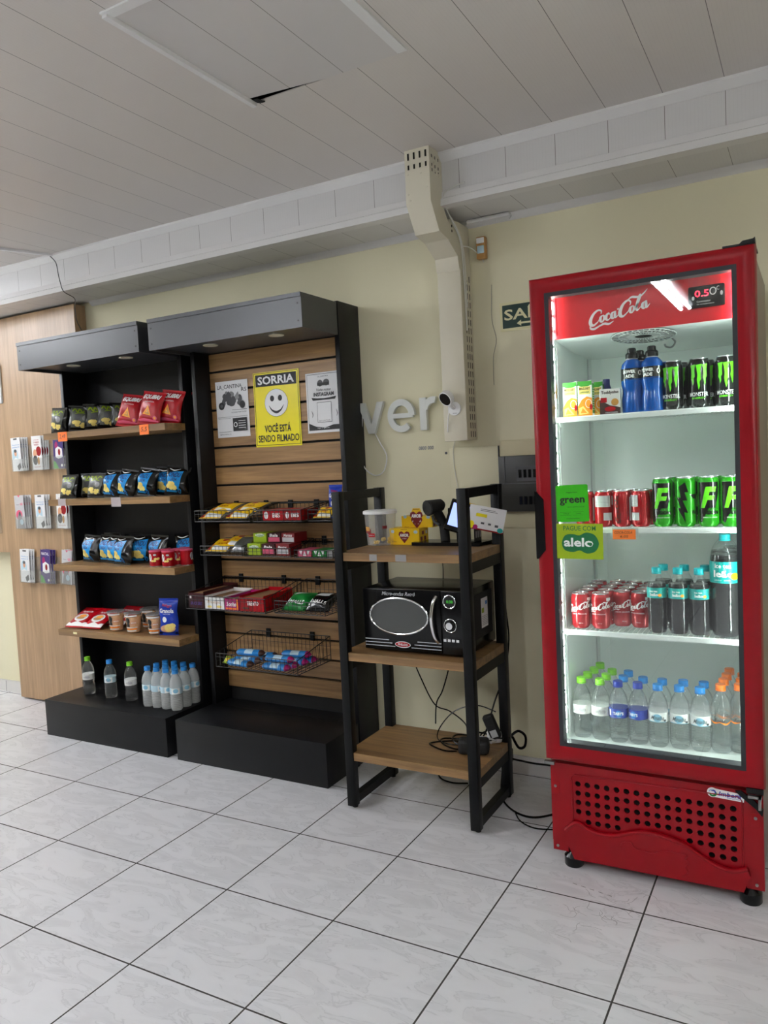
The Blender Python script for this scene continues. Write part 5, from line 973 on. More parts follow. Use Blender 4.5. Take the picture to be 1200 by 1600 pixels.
# ================================================================ glass door cooler
CX0, CX1, CYB, CYF = 2.700, 3.374, -0.060, -0.690       # cabinet
IX0, IX1, IYB, IYF = 2.748, 3.330, -0.108, -0.690       # inside
IZ0, IZ1, CT = 0.428, 1.826, 2.022
t = thing('drinks_cooler', 'tall red glass door drinks cooler with script lettering, at the right', 'cooler', (3.04, -0.40, 0)); CO = t
b = MB(); b.box(CX0, IX0, CYF, CYB, 0.10, CT); b.box(IX1, CX1, CYF, CYB, 0.10, CT); b.box(IX0, IX1, IYB, CYB, 0.10, CT); b.box(IX0, IX1, CYF, IYB, CT-0.03, CT); b.box(IX0, IX1, CYF, IYB, 0.10, 0.38)
b.build('cabinet', 'cooler_side', t, True)
b = MB(); w = 0.003
b.box(IX0, IX0+w, IYF+0.002, IYB, IZ0, CT-0.031); b.box(IX1-w, IX1, IYF+0.002, IYB, IZ0, CT-0.031); b.box(IX0+w, IX1-w, IYB-w, IYB, IZ0, CT-0.031); b.box(IX0+w, IX1-w, IYF+0.002, IYB-w, 0.381, IZ0); b.prism([(-0.668, 1.8345), (-0.400, 1.8100), (IYB-w, 1.8100), (IYB-w, 1.85), (-0.668, 1.85)], 'x', IX0+w, IX1-w)
b.prism([(IX0+w, IYB-w), (IX0+0.035, IYB-w), (IX0+w, IYB-0.035)], 'z', IZ0, IZ1); b.prism([(IX1-w, IYB-w), (IX1-0.035, IYB-w), (IX1-w, IYB-0.035)], 'z', IZ0, IZ1)
b.build('liner', 'liner_white', t, True)
b = MB()
for x in (IX0+0.004, IX1-0.006):
    for y in (-0.62, -0.20): b.box(x, x+0.003, y-0.008, y+0.008, IZ0+0.02, IZ1-0.02)
b.build('shelf_rail', 'lightgrey', t, True)
# illuminated header with script lettering
h = MB().box(IX0+0.003, IX1-0.003, -0.676, -0.668, 1.8275, CT-0.040, 0).build('header_panel', 'header_red', t, True)
MB().box(IX0+0.020, IX0+0.0225, -0.6775, -0.676, 1.84, 1.97).build('panel_seam', 'crimson', h, True)
def script(ox, oz, s):
    B = []; A = lambda pts: B.append(('brush', [(ox+x*s, oz+z*s, w_*s*1.3) for x, z, w_ in pts], 0))
    A([(1.95, 2.05, .10), (2.02, 2.45, .16), (1.55, 2.70, .22), (0.85, 2.35, .30), (0.35, 1.55, .40), (0.35, 0.90, .40), (0.80, 0.62, .26), (1.45, 0.95, .14)])
    A([(0.30, 0.80, .10), (0.30, 0.30, .22), (0.85, 0.05, .26), (1.60, 0.25, .20), (2.40, 0.42, .26), (3.10, 0.18, .24), (3.85, 0.45, .05)])
    for ex, ez in ((2.10, 1.25), (3.78, 1.30), (6.55, 1.35), (8.35, 1.45)):
        A([(ex+.12, ez+.50, .12), (ex-.22, ez+.25, .30), (ex-.24, ez-.25, .30), (ex-.02, ez-.48, .14), (ex+.28, ez-.15, .26), (ex+.30, ez+.30, .22), (ex+.10, ez+.52, .12)])
    A([(1.45, 0.95, .10), (1.80, 1.40, .10)]); A([(2.35, 1.6, .10), (2.60, 1.62, .08), (2.85, 1.75, .08)])
    A([(3.22, 1.55, .16), (3.12, 1.80, .16), (2.82, 1.60, .28), (2.72, 1.10, .30), (2.95, 0.80, .18), (3.35, 1.05, .10), (3.6, 1.5, .08)])
    A([(4.12, 1.85, .22), (4.02, 1.25, .28), (4.12, 0.88, .22), (4.50, 1.10, .08), (4.75, 1.5, .06)])
    A([(4.42, 1.98, .18), (4.66, 2.02, .18)])
    A([(6.30, 2.05, .10), (6.42, 2.50, .16), (6.00, 2.85, .22), (5.30, 2.45, .32), (4.85, 1.60, .42), (4.85, 0.98, .40), (5.25, 0.70, .24), (5.90, 1.10, .12), (6.2, 1.5, .1)])
    A([(6.00, 2.90, .10), (6.60, 3.15, .24), (7.20, 2.98, .26), (7.80, 2.90, .20), (8.40, 3.25, .16), (8.9, 3.7, .05)])
    A([(7.10, 1.25, .12), (7.55, 2.10, .18), (7.90, 3.00, .18), (7.72, 3.15, .14), (7.42, 2.30, .26), (7.22, 1.40, .28), (7.35, 0.98, .20), (7.75, 1.25, .08), (8.05, 1.6, .06)])
    A([(8.68, 2.05, .22), (8.58, 1.40, .28), (8.72, 1.02, .22), (9.20, 1.45, .05)])
    return B
MB().decal(script(-0.100, -0.030, 0.0214), lambda x, z, o: (2.978+x, -0.6765-o, 1.888+z*1.0+0.16*x)).build('script_lettering', 'white', h, True)
th = MB().box(3.190, 3.296, -0.690, -0.676, 1.868, 1.935, 0, 0.005).build('thermostat', 'black_plastic', t, True)
MB().decal([('txt', '0.5', 3.230, 1.911, 0.040, 0.020, {}, 0), ('ell', 3.262, 1.914, 0.010, 0.012, 1), ('ell', 3.262, 1.914, 0.007, 0.009, 3), ('txt', 'C', 3.276, 1.921, 0.008, 0.012, {}, 1), ('txt', 'Controlador', 3.235, 1.887, 0.040, 0.006, {}, 1), ('txt', 'de temperatura', 3.240, 1.878, 0.05, 0.005, {}, 1), ('ell', 3.286, 1.905, 0.004, 0.007, 1), ('ell', 3.205, 1.898, 0.004, 0.006, 1)], flat(-0.6903)).build('digits', ['digit_red', 'white', 'white', 'ink'], th, True)
# light strips behind the door frame
for x0, x1, nx in ((IX0+0.004, IX0+0.010, 1), (IX1-0.010, IX1-0.004, -1)):
    st = MB().box(x0, x1, -0.688, -0.677, 0.46, 1.980, 0).build('light_strip', 'shelf_white', t, True)
    for k in range(30): MB().box(x0 if nx < 0 else x0, x1, -0.686, -0.679, 0.470+0.0515*k, 0.510+0.0515*k).xf(Matrix.Translation((0.0015*nx, 0, 0))).build('diode', 'led_glow', st, True)
# fan grille under the evaporator cover
b = MB(); gc = Vector((3.030, -0.558)); gz = 0; GZ = lambda y: 1.8290-0.09*(y+0.66)
for k in range(32):
    a = 2*math.pi*k/32; b.tube([(gc.x+q*math.cos(a), gc.y+q*math.sin(a), GZ(gc.y+q*math.sin(a))) for q in (0.03, 0.104)], 0.0014, 0, 4, False)
for r in (0.03, 0.055, 0.080, 0.104): b.tube([(gc.x+r*math.cos(a*0.2618), gc.y+r*math.sin(a*0.2618), GZ(gc.y+r*math.sin(a*0.2618))) for a in range(24)], 0.0018, 0, 4, True, 0, True)
b.build('fan_grille', 'shelf_white', t, True)
MB().disc((gc.x, gc.y, GZ(gc.y)+0.002), (0, 0.09, 1), 0.104, 0.001, 0, 28).build('fan_opening', 'slot_dark', t, True)
MB().tube([(3.108, -0.47, 1.815), (3.118, -0.47, 1.800), (3.106, -0.47, 1.784), (3.088, -0.47, 1.788), (3.084, -0.47, 1.798)], 0.0035, 0, 6, True, 4).build('drain_hose', 'grey', t, True)
# wire shelves
SHF = [1.563, 1.184, 0.829]
for z in SHF:
    b = MB()
    b.box(IX0+0.006, IX1-0.006, -0.664, -0.660, z-0.016, z-0.001); b.tube([(IX0+0.006, -0.662, z-0.001), (IX1-0.006, -0.662, z-0.001)], 0.003, 0, 6); b.tube([(IX0+0.006, -0.13, z-0.003), (IX1-0.006, -0.13, z-0.003)], 0.003, 0, 6)
    for i in range(36):
        x = IX0+0.012+(IX1-IX0-0.024)*i/35; b.tube([(x, -0.66, z-0.0015), (x, -0.13, z-0.0015)], 0.0014, 0, 4, False)
    b.build('wire_shelf', 'shelf_white', t, True)
    b = MB()
    for x in (IX0+0.006, IX1-0.012):
        b.prism([(-0.64, z-0.005), (-0.60, z-0.005), (-0.615, z-0.030), (-0.625, z-0.030)], 'x', x, x+0.005)
    b.build('shelf_clip', 'shelf_white', t, True)
# the door
DX0_, DX1_, DZ0, DZ1, DYF, DYB = 2.697, 3.384, 0.387, 2.026, -0.748, -0.694
fw = 0.052
def door_frame():
    prof = [(DYB, 0.0), (DYF+0.018, 0.0), (DYF+0.006, 0.004), (DYF, 0.014), (DYF, 0.026), (DYF+0.004, 0.040), (DYF+0.010, fw), (DYB, fw)]
    cs = [(DX0_, DZ0, 1, 1), (DX1_, DZ0, -1, 1), (DX1_, DZ1, -1, -1), (DX0_, DZ1, 1, -1)]
    vs = []; fs = []; n = len(prof)
    for x, z, sx, sz in cs:
        for y, i in prof: vs.append((x+sx*i, y, z+sz*i))
    for k in range(4):
        for j in range(n): a, c = k*n, ((k+1) % 4)*n; fs.append((a+j, a+(j+1) % n, c+(j+1) % n, c+j))
    return MB().raw(vs, fs, 0, False)
dr = door_frame().build('door', 'cooler_red', t, True)
gx0, gx1, gz0, gz1 = DX0_+fw, DX1_-fw, DZ0+fw, DZ1-fw
b = MB(); g = 0.014
for a in ((gx0, gx0+g, gz0, gz1), (gx1-g, gx1, gz0, gz1), (gx0+g, gx1-g, gz0, gz0+g), (gx0+g, gx1-g, gz1-g, gz1)): b.box(a[0], a[1], -0.738, -0.697, a[2], a[3])
b.build('gasket', 'gasket', dr, True)
MB().box(gx0+0.002, gx1-0.002, -0.7360, -0.7330, gz0+0.002, gz1-0.002).build('glass_pane', 'door_glass', dr, True)
MB().prism([(2.6955, 1.318), (2.700, 1.318), (2.726, 1.290), (2.728, 1.118), (2.702, 1.088), (2.6955, 1.088)], 'y', DYF-0.003, DYB+0.002).build('handle', 'black_plastic', dr, True)
b = MB(); b.prism([(3.338, DZ1), (3.350, DZ1+0.010), (3.378, DZ1+0.012), (3.383, DZ1+0.016), (3.383, DZ1)], 'y', -0.745, -0.69); b.box(3.295, 3.383, -0.742, -0.60, DZ1-0.003, DZ1+0.003); b.build('top_hinge', 'black_plastic', t, True)
# lower red cover with punched holes
PX0, PX1, PZ0, PZ1, PY_ = 2.706, 3.376, 0.088, 0.368, -0.716
b = MB(); NH = [4, 5, 5, 5, 5, 4, 4, 4, 4, 4, 4, 5, 5, 6, 6, 6]; hx0, hz0, px, pz, hr = 2.8005, 0.3035, 0.03268, 0.0327, 0.0098
gxa, gxb = hx0-px/2, hx0+15.5*px; gza, gzb = hz0+pz/2, hz0-5.5*pz
b.box(PX0, gxa, PY_, -0.690, PZ0, PZ1, 0); b.box(gxb, PX1, PY_, -0.690, PZ0, PZ1, 0); b.box(gxa, gxb, PY_, -0.690, gza, PZ1, 0); b.box(gxa, gxb, PY_, -0.690, PZ0, gzb, 0)
for i in range(16):
    for j in range(6):
        cx, cz = hx0+i*px, hz0-j*pz; x0, x1, z0, z1 = cx-px/2, cx+px/2, cz-pz/2, cz+pz/2
        if j < NH[i]:
            o = [(x1, cz), (x1, z1), (cx, z1), (x0, z1), (x0, cz), (x0, z0), (cx, z0), (x1, z0)]; sg = 16
            def sq(a):
                c, s_ = math.cos(a), math.sin(a); m = max(abs(c), abs(s_)); return (cx+c/m*px/2, cz+s_/m*pz/2)
            vs = [(sq(2*math.pi*k/sg)[0], PY_, sq(2*math.pi*k/sg)[1]) for k in range(sg)]
            vs += [(cx+hr*math.cos(2*math.pi*k/sg), PY_, cz+hr*math.sin(2*math.pi*k/sg)) for k in range(sg)]
            vs += [(cx+hr*math.cos(2*math.pi*k/sg), PY_+0.006, cz+hr*math.sin(2*math.pi*k/sg)) for k in range(sg)]
            fs = [(k, (k+1) % sg, sg+(k+1) % sg, sg+k) for k in range(sg)]+[(sg+k, sg+(k+1) % sg, 2*sg+(k+1) % sg, 2*sg+k) for k in range(sg)]
            b.raw(vs, fs, 0)
        else: b.raw([(x0, PY_, z0), (x1, PY_, z0), (x1, PY_, z1), (x0, PY_, z1)], [(0, 1, 2, 3)], 0)
pn = b.build('base_panel', 'cooler_red', t, True, recalc=False)
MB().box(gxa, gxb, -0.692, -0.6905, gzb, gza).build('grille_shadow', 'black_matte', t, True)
b = MB(); b.tube([(2.780, PY_-0.001, 0.16), (2.780, PY_-0.001, 0.325), (2.79, PY_-0.001, 0.335), (3.306, PY_-0.001, 0.345), (3.316, PY_-0.001, 0.335), (3.316, PY_-0.001, 0.12)], 0.0028, 0, 6, True); b.build('recess_edge', 'cooler_red', pn, True)
wave = catmull([(2.756, 0.135), (2.782, 0.163), (2.804, 0.167), (2.848, 0.148), (2.916, 0.147), (2.996, 0.174), (3.040, 0.180), (3.086, 0.176), (3.141, 0.164), (3.189, 0.137), (3.237, 0.114), (3.289, 0.107), (3.330, 0.122)], 4)
low = [(3.337, 0.100), (3.318, 0.046), (2.785, 0.040), (2.764, 0.085)]
b = MB(); b.prism(wave+low, 'y', PY_-0.016, -0.700); b.tube([(x, PY_-0.010, z-0.001) for x, z in wave], 0.008, 0, 8, True); b.build('moulded_wave', 'cooler_red', pn, True)
em = catmull([(2.944, 0.110), (2.950, 0.132), (2.976, 0.140), (2.990, 0.122), (3.020, 0.118), (3.047, 0.117), (3.080, 0.132), (3.120, 0.134), (3.150, 0.132), (3.146, 0.118), (3.156, 0.105), (3.146, 0.092), (3.153, 0.075), (3.137, 0.060)], 4)
b = MB(); b.tube([(x, PY_-0.0155, z) for x, z in em], 0.0032, 0, 6, True); b.prism(em+[(2.96, 0.072)], 'y', PY_-0.0178, PY_-0.0155); b.build('embossed_bottle', 'cooler_red', pn, True)
b = MB(); b.box(PX0, 2.760, -0.712, -0.680, 0.052, PZ0); b.box(3.325, PX1, -0.712, -0.680, 0.052, PZ0); b.box(PX0+0.02, PX1-0.02, -0.688, -0.08, 0.055, 0.10); b.build('base_frame', 'cooler_red', t, True)
for x in (2.722, 3.354):
    MB().box(x-0.014, x+0.014, PY_-0.0012, PY_+0.001, 0.255, 0.300, 0, 0.0005).build('recess', 'crimson', t, True)
    MB().disc((x, PY_-0.001, 0.285), (0, -1, 0), 0.005, 0.003, 0, 10).build('screw', 'steel', t, True)
    MB().disc((x, -0.712, 0.068), (0, -1, 0), 0.005, 0.003, 0, 10).build('screw', 'steel', t, True)
for x in (2.772, 3.335):
    for y in (-0.690, -0.13): MB().lathe([(0.030, 0.0), (0.033, 0.004), (0.033, 0.034), (0.028, 0.040), (0.015, 0.056)], x, y, 0.0, 0, 24).build('foot', 'black_plastic', t, True)
b = MB(); b.prism([(3.298, 0.366), (3.312, 0.352), (3.355, 0.318), (3.374, 0.296), (3.377, 0.318), (3.350, 0.345), (3.316, 0.368)], 'y', PY_-0.010, PY_-0.001); b.box(3.33, 3.378, -0.73, -0.70, 0.366, 0.384); b.build('hinge_cover', 'black_plastic', t, True)
b = MB(); b.box(3.335, 3.374, -0.742, -0.728, 0.356, 0.364); b.box(3.364, 3.372, -0.742, -0.728, 0.322, 0.364); b.box(2.690, 2.725, -0.735, -0.72, 0.366, 0.376); b.build('bottom_hinge', 'steel', t, True)
b = MB(); b.prism([(3.229, 0.334), (3.322, 0.330), (3.323, 0.354), (3.229, 0.362)], 'y', PY_-0.0025, PY_-0.0002); b.disc((3.231, PY_-0.0003, 0.348), (0, -1, 0), 0.0155, 0.0024, 0, 24); s_ = b.build('maker_badge', 'white', pn, True)
MB().decal([('txt', 'Imbera', 3.283, 0.3475, 0.064, 0.0150, {'b': 0.02, 's': 0.2}, 0), ('txt', 'Refrigeração', 3.294, 0.3365, 0.04, 0.004, {}, 0), ('brush', [(3.222, 0.345, 0.002), (3.229, 0.338, 0.006), (3.240, 0.341, 0.006), (3.243, 0.350, 0.002)], 1), ('brush', [(3.228, 0.353, 0.002), (3.238, 0.354, 0.005), (3.240, 0.346, 0.003)], 0), ('brush', [(3.221, 0.350, 0.002), (3.228, 0.357, 0.003), (3.236, 0.358, 0.002)], 2)], flat(PY_-0.0028)).build('badge_print', ['royal_blue', 'candy_green', 'sky'], pn, True)
MB().box(2.7485+0.003, 2.7485+0.0036, -0.655, -0.635, 1.632, 1.680).build('side_sticker', 'brown_tape', t, True)
# stickers on the door glass
def sticker(x0, x1, z0, z1, name, label, mat, sh, mats, tilt=0.0, r=0.006):
    t = thing(name, label, 'sticker', ((x0+x1)/2, -0.7362, (z0+z1)/2)); t.rotation_euler = (0, tilt, 0); w, h_ = (x1-x0)/2, (z1-z0)/2
    c = [(sx*(w-r)+r*math.cos(a), sz*(h_-r)+r*math.sin(a)) for sx, sz, a0 in ((1, 1, 0), (-1, 1, math.pi/2), (-1, -1, math.pi), (1, -1, 1.5*math.pi)) for a in [a0+k*math.pi/8 for k in range(5)]]
    MB().prism(c, 'y', -0.0008, 0).build('sheet', mat, t); MB().decal(sh, flat(-0.0008)).build('print', mats, t); return t
sticker(2.766, 2.874, 1.213, 1.336, 'payment_sticker', 'green rounded sticker lettered green on the cooler glass', 'sticker_green', [('txt', 'Pague com', 0, 0.036, 0.036, 0.005, {'b': 0.02}, 0), ('txt', 'green', 0, 0.006, 0.084, 0.026, {'b': 0.025}, 0), ('txt', 'BENEFÍCIOS', 0.012, -0.012, 0.055, 0.004, {}, 0), ('rect', -0.042, -0.040, -0.005, -0.0395, 0), ('rect', -0.042, -0.029, -0.005, -0.0285, 0), ('txt', 'VALE', -0.022, -0.034, 0.02, 0.004, {}, 0), ('rect', 0.002, -0.040, 0.037, -0.0395, 0), ('rect', 0.002, -0.029, 0.037, -0.0285, 0), ('txt', 'CARD', 0.020, -0.034, 0.018, 0.004, {}, 0), ('rect', -0.022, -0.052, 0.022, -0.0508, 0)], ['ink'], -0.02)
def blobp(): return catmull([(-0.060, 0.0), (-0.048, 0.026), (-0.022, 0.030), (0.0, 0.026), (0.022, 0.036), (0.050, 0.028), (0.064, 0.0), (0.052, -0.026), (0.024, -0.034), (0.0, -0.024), (-0.022, -0.030), (-0.050, -0.024)], 3, True)
sticker(2.763, 2.918, 1.088, 1.206, 'payment_sticker', 'lime sticker lettered PAGUE COM alelo on the cooler glass', 'lime', [('txt', 'PAGUE COM', 0, 0.044, 0.108, 0.016, {'b': 0.01}, 1), ('poly', [(x*1.0, z-0.006) for x, z in blobp()], 0), ('txt', 'alelo', -0.004, -0.003, 0.098, 0.030, {'b': 0.03}, 2), ('ell', 0.036, -0.009, 0.006, 0.006, 0)], ['dark_green', 'dark_green', 'white'], 0.01, 0.002)
g = thing('price_tag', 'orange handwritten price card on the edge of the second cooler shelf', 'price tag', (2.972, -0.665, 1.146)); MB().box(-0.040, 0.045, -0.0012, 0, 0.0, 0.040).build('holder', 'acrylic', g); MB().box(-0.038, 0.036, -0.0024, -0.0013, 0.001, 0.034).build('card', 'orange_paper', g); MB().decal([('txt', 'COCA-COLA', -0.003, 0.024, 0.058, 0.009, {'s': 0.2}, 0), ('txt', '6,05', -0.001, 0.010, 0.026, 0.009, {'s': 0.2}, 0)], flat(-0.0025)).build('lettering', 'ink', g)
# ================================================================ drinks
def can(name, label, r, h, body, sh, mats, top='aluminium'):
    t = thing(name, label, 'can')
    MB().lathe([(r*0.78, 0.0), (r*0.84, 0.003), (r, 0.012), (r, h-0.016), (r*0.90, h-0.006), (r*0.84, h-0.003)], seg=28).build('can_body', body, t)
    b = MB(); b.lathe([(r*0.84, h-0.0035), (r*0.87, h-0.002), (r*0.87, h), (r*0.82, h), (r*0.80, h-0.004), (0, h-0.004)], seg=28); b.build('can_lid', top, t)
    MB().box(-0.005, 0.005, -0.016, 0.002, h-0.004, h-0.0025, 0, 0.0005).build('pull_tab', top, t)
    MB().lathe([(r*0.76, -0.0002), (r*0.80, 0.0022), (r*0.84, 0.0028)], seg=24).build('base_rim', 'aluminium', t)
    MB().decal(sh, cylmap(r), 0.006).build('can_print', mats, t)
    return t
cc = script(-0.0335, 0.0, 0.0072)
cola_sh = [('brush', [(p[0]*1.35, p[1]*1.35+0.060+0.16*p[0], p[2]*1.5) for p in s[1]], 0) for s in cc]+[('txt', 'SABOR ORIGINAL', 0, 0.052, 0.05, 0.004, {}, 0), ('txt', '350 ml', 0.004, 0.020, 0.014, 0.003, {}, 0), ('rect', 0.028, 0.098, 0.046, 0.108, 0)]
COLA = Proto(can('cola_can', 'red cola can', 0.0325, 0.122, 'can_red', cola_sh, ['white']))
vert = [('brush', [(-p[1]*0.95+0.004, p[0]*1.45+0.060, p[2]*1.1) for p in s[1]], 0) for s in cc]
COLAZ = Proto(can('zero_cola_can', 'red cola can with upright dark script', 0.0325, 0.122, 'can_red', vert+[('rect', -0.050, 0.075, -0.026, 0.105, 1), ('rect', 0.034, 0.02, 0.060, 0.1, 1)], ['maroon', 'lightgrey']))
COLAW = Proto(can('back_turned_cola_can', 'red cola can with its white table of contents turned front', 0.0325, 0.122, 'can_red', [('rect', -0.030, 0.068, 0.026, 0.106, 0)]+[('rect', -0.027, 0.072+0.005*k, 0.022, 0.0732+0.005*k, 1) for k in range(7)]+[('rect', 0.002, 0.022, 0.030, 0.048, 0)], ['lightgrey', 'grey']))
def claw(dx, pts): return ('poly', [(dx+x, z) for x, z in pts], 0)
mo = [claw(-0.017, [(-0.010, 0.136), (0.008, 0.138), (0.005, 0.120), (0.006, 0.10), (0.002, 0.094), (0.003, 0.082), (-0.001, 0.072), (-0.003, 0.086), (-0.007, 0.094), (-0.005, 0.108), (-0.006, 0.126)]), claw(0.0, [(-0.008, 0.136), (0.010, 0.138), (0.006, 0.12), (0.007, 0.09), (0.003, 0.082), (0.004, 0.070), (0.0, 0.058), (-0.003, 0.074), (-0.005, 0.088), (-0.003, 0.104), (-0.005, 0.124)]), claw(0.018, [(-0.008, 0.136), (0.010, 0.139), (0.007, 0.12), (0.008, 0.10), (0.004, 0.094), (0.003, 0.078), (0.0, 0.070), (-0.002, 0.084), (-0.005, 0.096), (-0.003, 0.11), (-0.004, 0.126)]),
      ('txt', 'MONSTER', 0, 0.044, 0.060, 0.013, {'b': 0.01}, 1), ('txt', 'ENERGY', 0, 0.032, 0.042, 0.006, {'b': 0.02}, 0)]
MON = Proto(can('energy_drink_can', 'black energy drink can with green claw mark', 0.0325, 0.158, 'can_black', mo, ['neon', 'white']))
fu = [('poly', [(-0.034, 0.020), (-0.034, 0.143), (0.034, 0.143), (0.034, 0.105), (0.020, 0.06), (0.0, 0.06), (-0.022, 0.012)], 0), ('poly', [(-0.008, 0.128), (0.026, 0.128), (0.022, 0.112), (0.004, 0.112), (0.001, 0.100), (0.020, 0.100), (0.016, 0.086), (-0.003, 0.086), (-0.012, 0.060), (-0.024, 0.060)], 1), ('rect', -0.032, 0.044, 0.034, 0.0455, 0), ('txt', 'ENERGY', 0.006, 0.056, 0.05, 0.005, {}, 0), ('txt', 'FUSION', 0.004, 0.046, 0.054, 0.013, {'b': 0.05}, 0), ('txt', 'ENERGY DRINK', 0.006, 0.030, 0.044, 0.004, {}, 2)]
FUS = Proto(can('green_energy_drink_can', 'green and black energy drink can', 0.0335, 0.160, 'can_green', fu, ['can_black', 'neon', 'offwhite']))
bo = [('rect', -0.042, 0.012, 0.042, 0.148, 1), ('poly', [(0.004, 0.145), (0.014, 0.112), (0.002, 0.112), (0.010, 0.085), (-0.004, 0.085), (0.012, 0.045), (0.0, 0.048), (0.004, 0.014), (-0.022, 0.062), (-0.010, 0.060), (-0.024, 0.095), (-0.010, 0.095), (-0.016, 0.13)], 0), ('poly', [(0.018, 0.105), (0.042, 0.105), (0.042, 0.090), (0.030, 0.090)], 0), ('txt', 'FU', 0.034, 0.046, 0.018, 0.012, {'b': 0.05}, 0)]
FUB = Proto(can('green_energy_drink_can', 'green energy drink can with black bolt', 0.0335, 0.160, 'can_green', bo, ['can_black', 'can_green']))
GI = 'drinks in the cooler'; SA, SB, SCz, SD = SHF[0]+0.001, SHF[1]+0.001, SHF[2]+0.001, IZ0+0.0005
R3 = ['front', 'second', 'third', 'fourth', 'fifth']
for i, x in enumerate((3.126, 3.207, 3.287)):
    for j in range(2):
        if not (i == 0 and j == 2): MON.put((x+(0.010 if j else 0.0), -0.605+0.075*j, SA), (-0.10, 0.05, 0.05)[i], 'black energy can with green claw, %s of three columns, %s row, top cooler shelf' % (['left', 'middle', 'right'][i], R3[j]), 'black energy drink cans')
PWB = [(0.028, 0), (0.035, 0.004), (0.036, 0.012), (0.036, 0.050), (0.033, 0.070), (0.0325, 0.085), (0.036, 0.105), (0.0365, 0.115), (0.0365, 0.160), (0.033, 0.176), (0.022, 0.190), (0.017, 0.193), (0.017, 0.200)]
def sport():
    t = thing('sports_drink_bottle', 'blue sports drink bottle with black cap', 'bottle')
    MB().lathe(PWB, seg=28).build('bottle_body', 'power_blue', t)
    MB().lathe([(0.0195, 0.196), (0.0205, 0.198), (0.0205, 0.212), (0.018, 0.216), (0.014, 0.218), (0.014, 0.230), (0.011, 0.233), (0, 0.233)], seg=24, mod=lambda a, z: 1+0.03*math.cos(16*a)).build('cap', 'black_plastic', t)
    MB().lathe([(0.0215, 0.1885), (0.0185, 0.1925), (0.0185, 0.197)], seg=24).build('neck', 'frost', t)
    MB().lathe([(0.0368, 0.117), (0.0368, 0.159)], seg=28).build('label_band', 'can_black', t)
    MB().decal([('txt', 'POWER', -0.008, 0.147, 0.042, 0.012, {'b': 0.05}, 0), ('txt', 'ADE', -0.006, 0.131, 0.030, 0.012, {'b': 0.05}, 0), ('rect', -0.032, 0.1185, 0.036, 0.121, 1), ('ell', 0.028, 0.142, 0.006, 0.009, 0), ('ell', 0.028, 0.142, 0.003, 0.006, 2)], cylmap(0.0369), 0.006).build('label_print', ['white', 'power_blue', 'ink'], t)
    return t
SP = Proto(sport())
SP.put((3.000, -0.605, SA), 0.10, 'blue sports drink bottle with black cap, front left one on the top cooler shelf', 'blue sports drinks', (1, 1, 0.92)); SP.put((3.064, -0.610, SA), -0.05, 'blue sports drink bottle with black cap next to the black cans', 'blue sports drinks', (1, 1, 0.92)); SP.put((3.010, -0.525, SA), 0.2, 'blue sports drink bottle with black cap standing behind the front left one', 'blue sports drinks', (1, 1, 0.92))
def juice():
    t = thing('juice_carton', 'orange juice carton', 'carton')
    MB().box(-0.024, 0.024, -0.019, 0.019, 0, 0.118, 0, 0.001, 1).build('carton_body', 'white', t)
    MB().decal([('rect', -0.024, 0.104, 0.024, 0.118, 1), ('ell', 0.0, 0.106, 0.020, 0.007, 1), ('rect', -0.019, 0.074, 0.019, 0.100, 3), ('txt', 'MAGUARY', 0, 0.093, 0.036, 0.009, {'b': 0.04}, 4), ('txt', 'LARANJA', 0, 0.080, 0.030, 0.007, {'b': 0.03}, 5), ('poly', [(-0.024, 0), (0.024, 0), (0.024, 0.060), (0.006, 0.066), (-0.010, 0.056), (-0.024, 0.034)], 2), ('ell', 0.012, 0.042, 0.011, 0.015, 0), ('ell', 0.012, 0.042, 0.009, 0.013, 2), ('poly', [(-0.020, 0.006), (0.014, 0.008), (-0.006, 0.034), (-0.020, 0.028)], 3), ('poly', [(-0.016, 0.010), (0.006, 0.011), (-0.008, 0.028)], 2), ('ell', 0.020, 0.030, 0.005, 0.010, 6)], flat(-0.019)).build('front_print', ['white', 'leaf', 'fruit_orange', 'chip_yellow', 'brown', 'dark_green', 'red'], t)
    MB().decal([('rect', -0.018, 0.010, 0.018, 0.110, 0)]+[('rect', -0.014, 0.020+0.008*k, 0.014, 0.0225+0.008*k, 1) for k in range(10)], lambda x, z, o: (0.024+o, x, z)).build('side_print', ['leaf', 'offwhite'], t)
    b = MB().tube([(0.006, 0.0, 0.118), (0.018, 0.002, 0.1215), (0.022, 0.018, 0.119)], 0.002, 0, 6); b.build('straw', 'offwhite', t); return t
JU = Proto(juice())
JU.put((2.797, -0.620, SA), 0.0, 'orange juice carton at the left end of the top cooler shelf', 'orange juice cartons'); JU.put((2.848, -0.622, SA), 0.05, 'orange juice carton beside the chocolate drink on the top cooler shelf', 'orange juice cartons'); JU.put((2.866, -0.55, SA), 0.1, 'orange juice carton behind the front two', 'orange juice cartons')
t = thing('dark_small_bottle', 'small dark bottle behind the juice cartons', 'bottle', (2.890, -0.50, SA)); MB().lathe([(0.02, 0), (0.022, 0.01), (0.022, 0.08), (0.012, 0.11), (0.012, 0.13), (0, 0.131)], seg=16).build('bottle_body', 'navy', t)
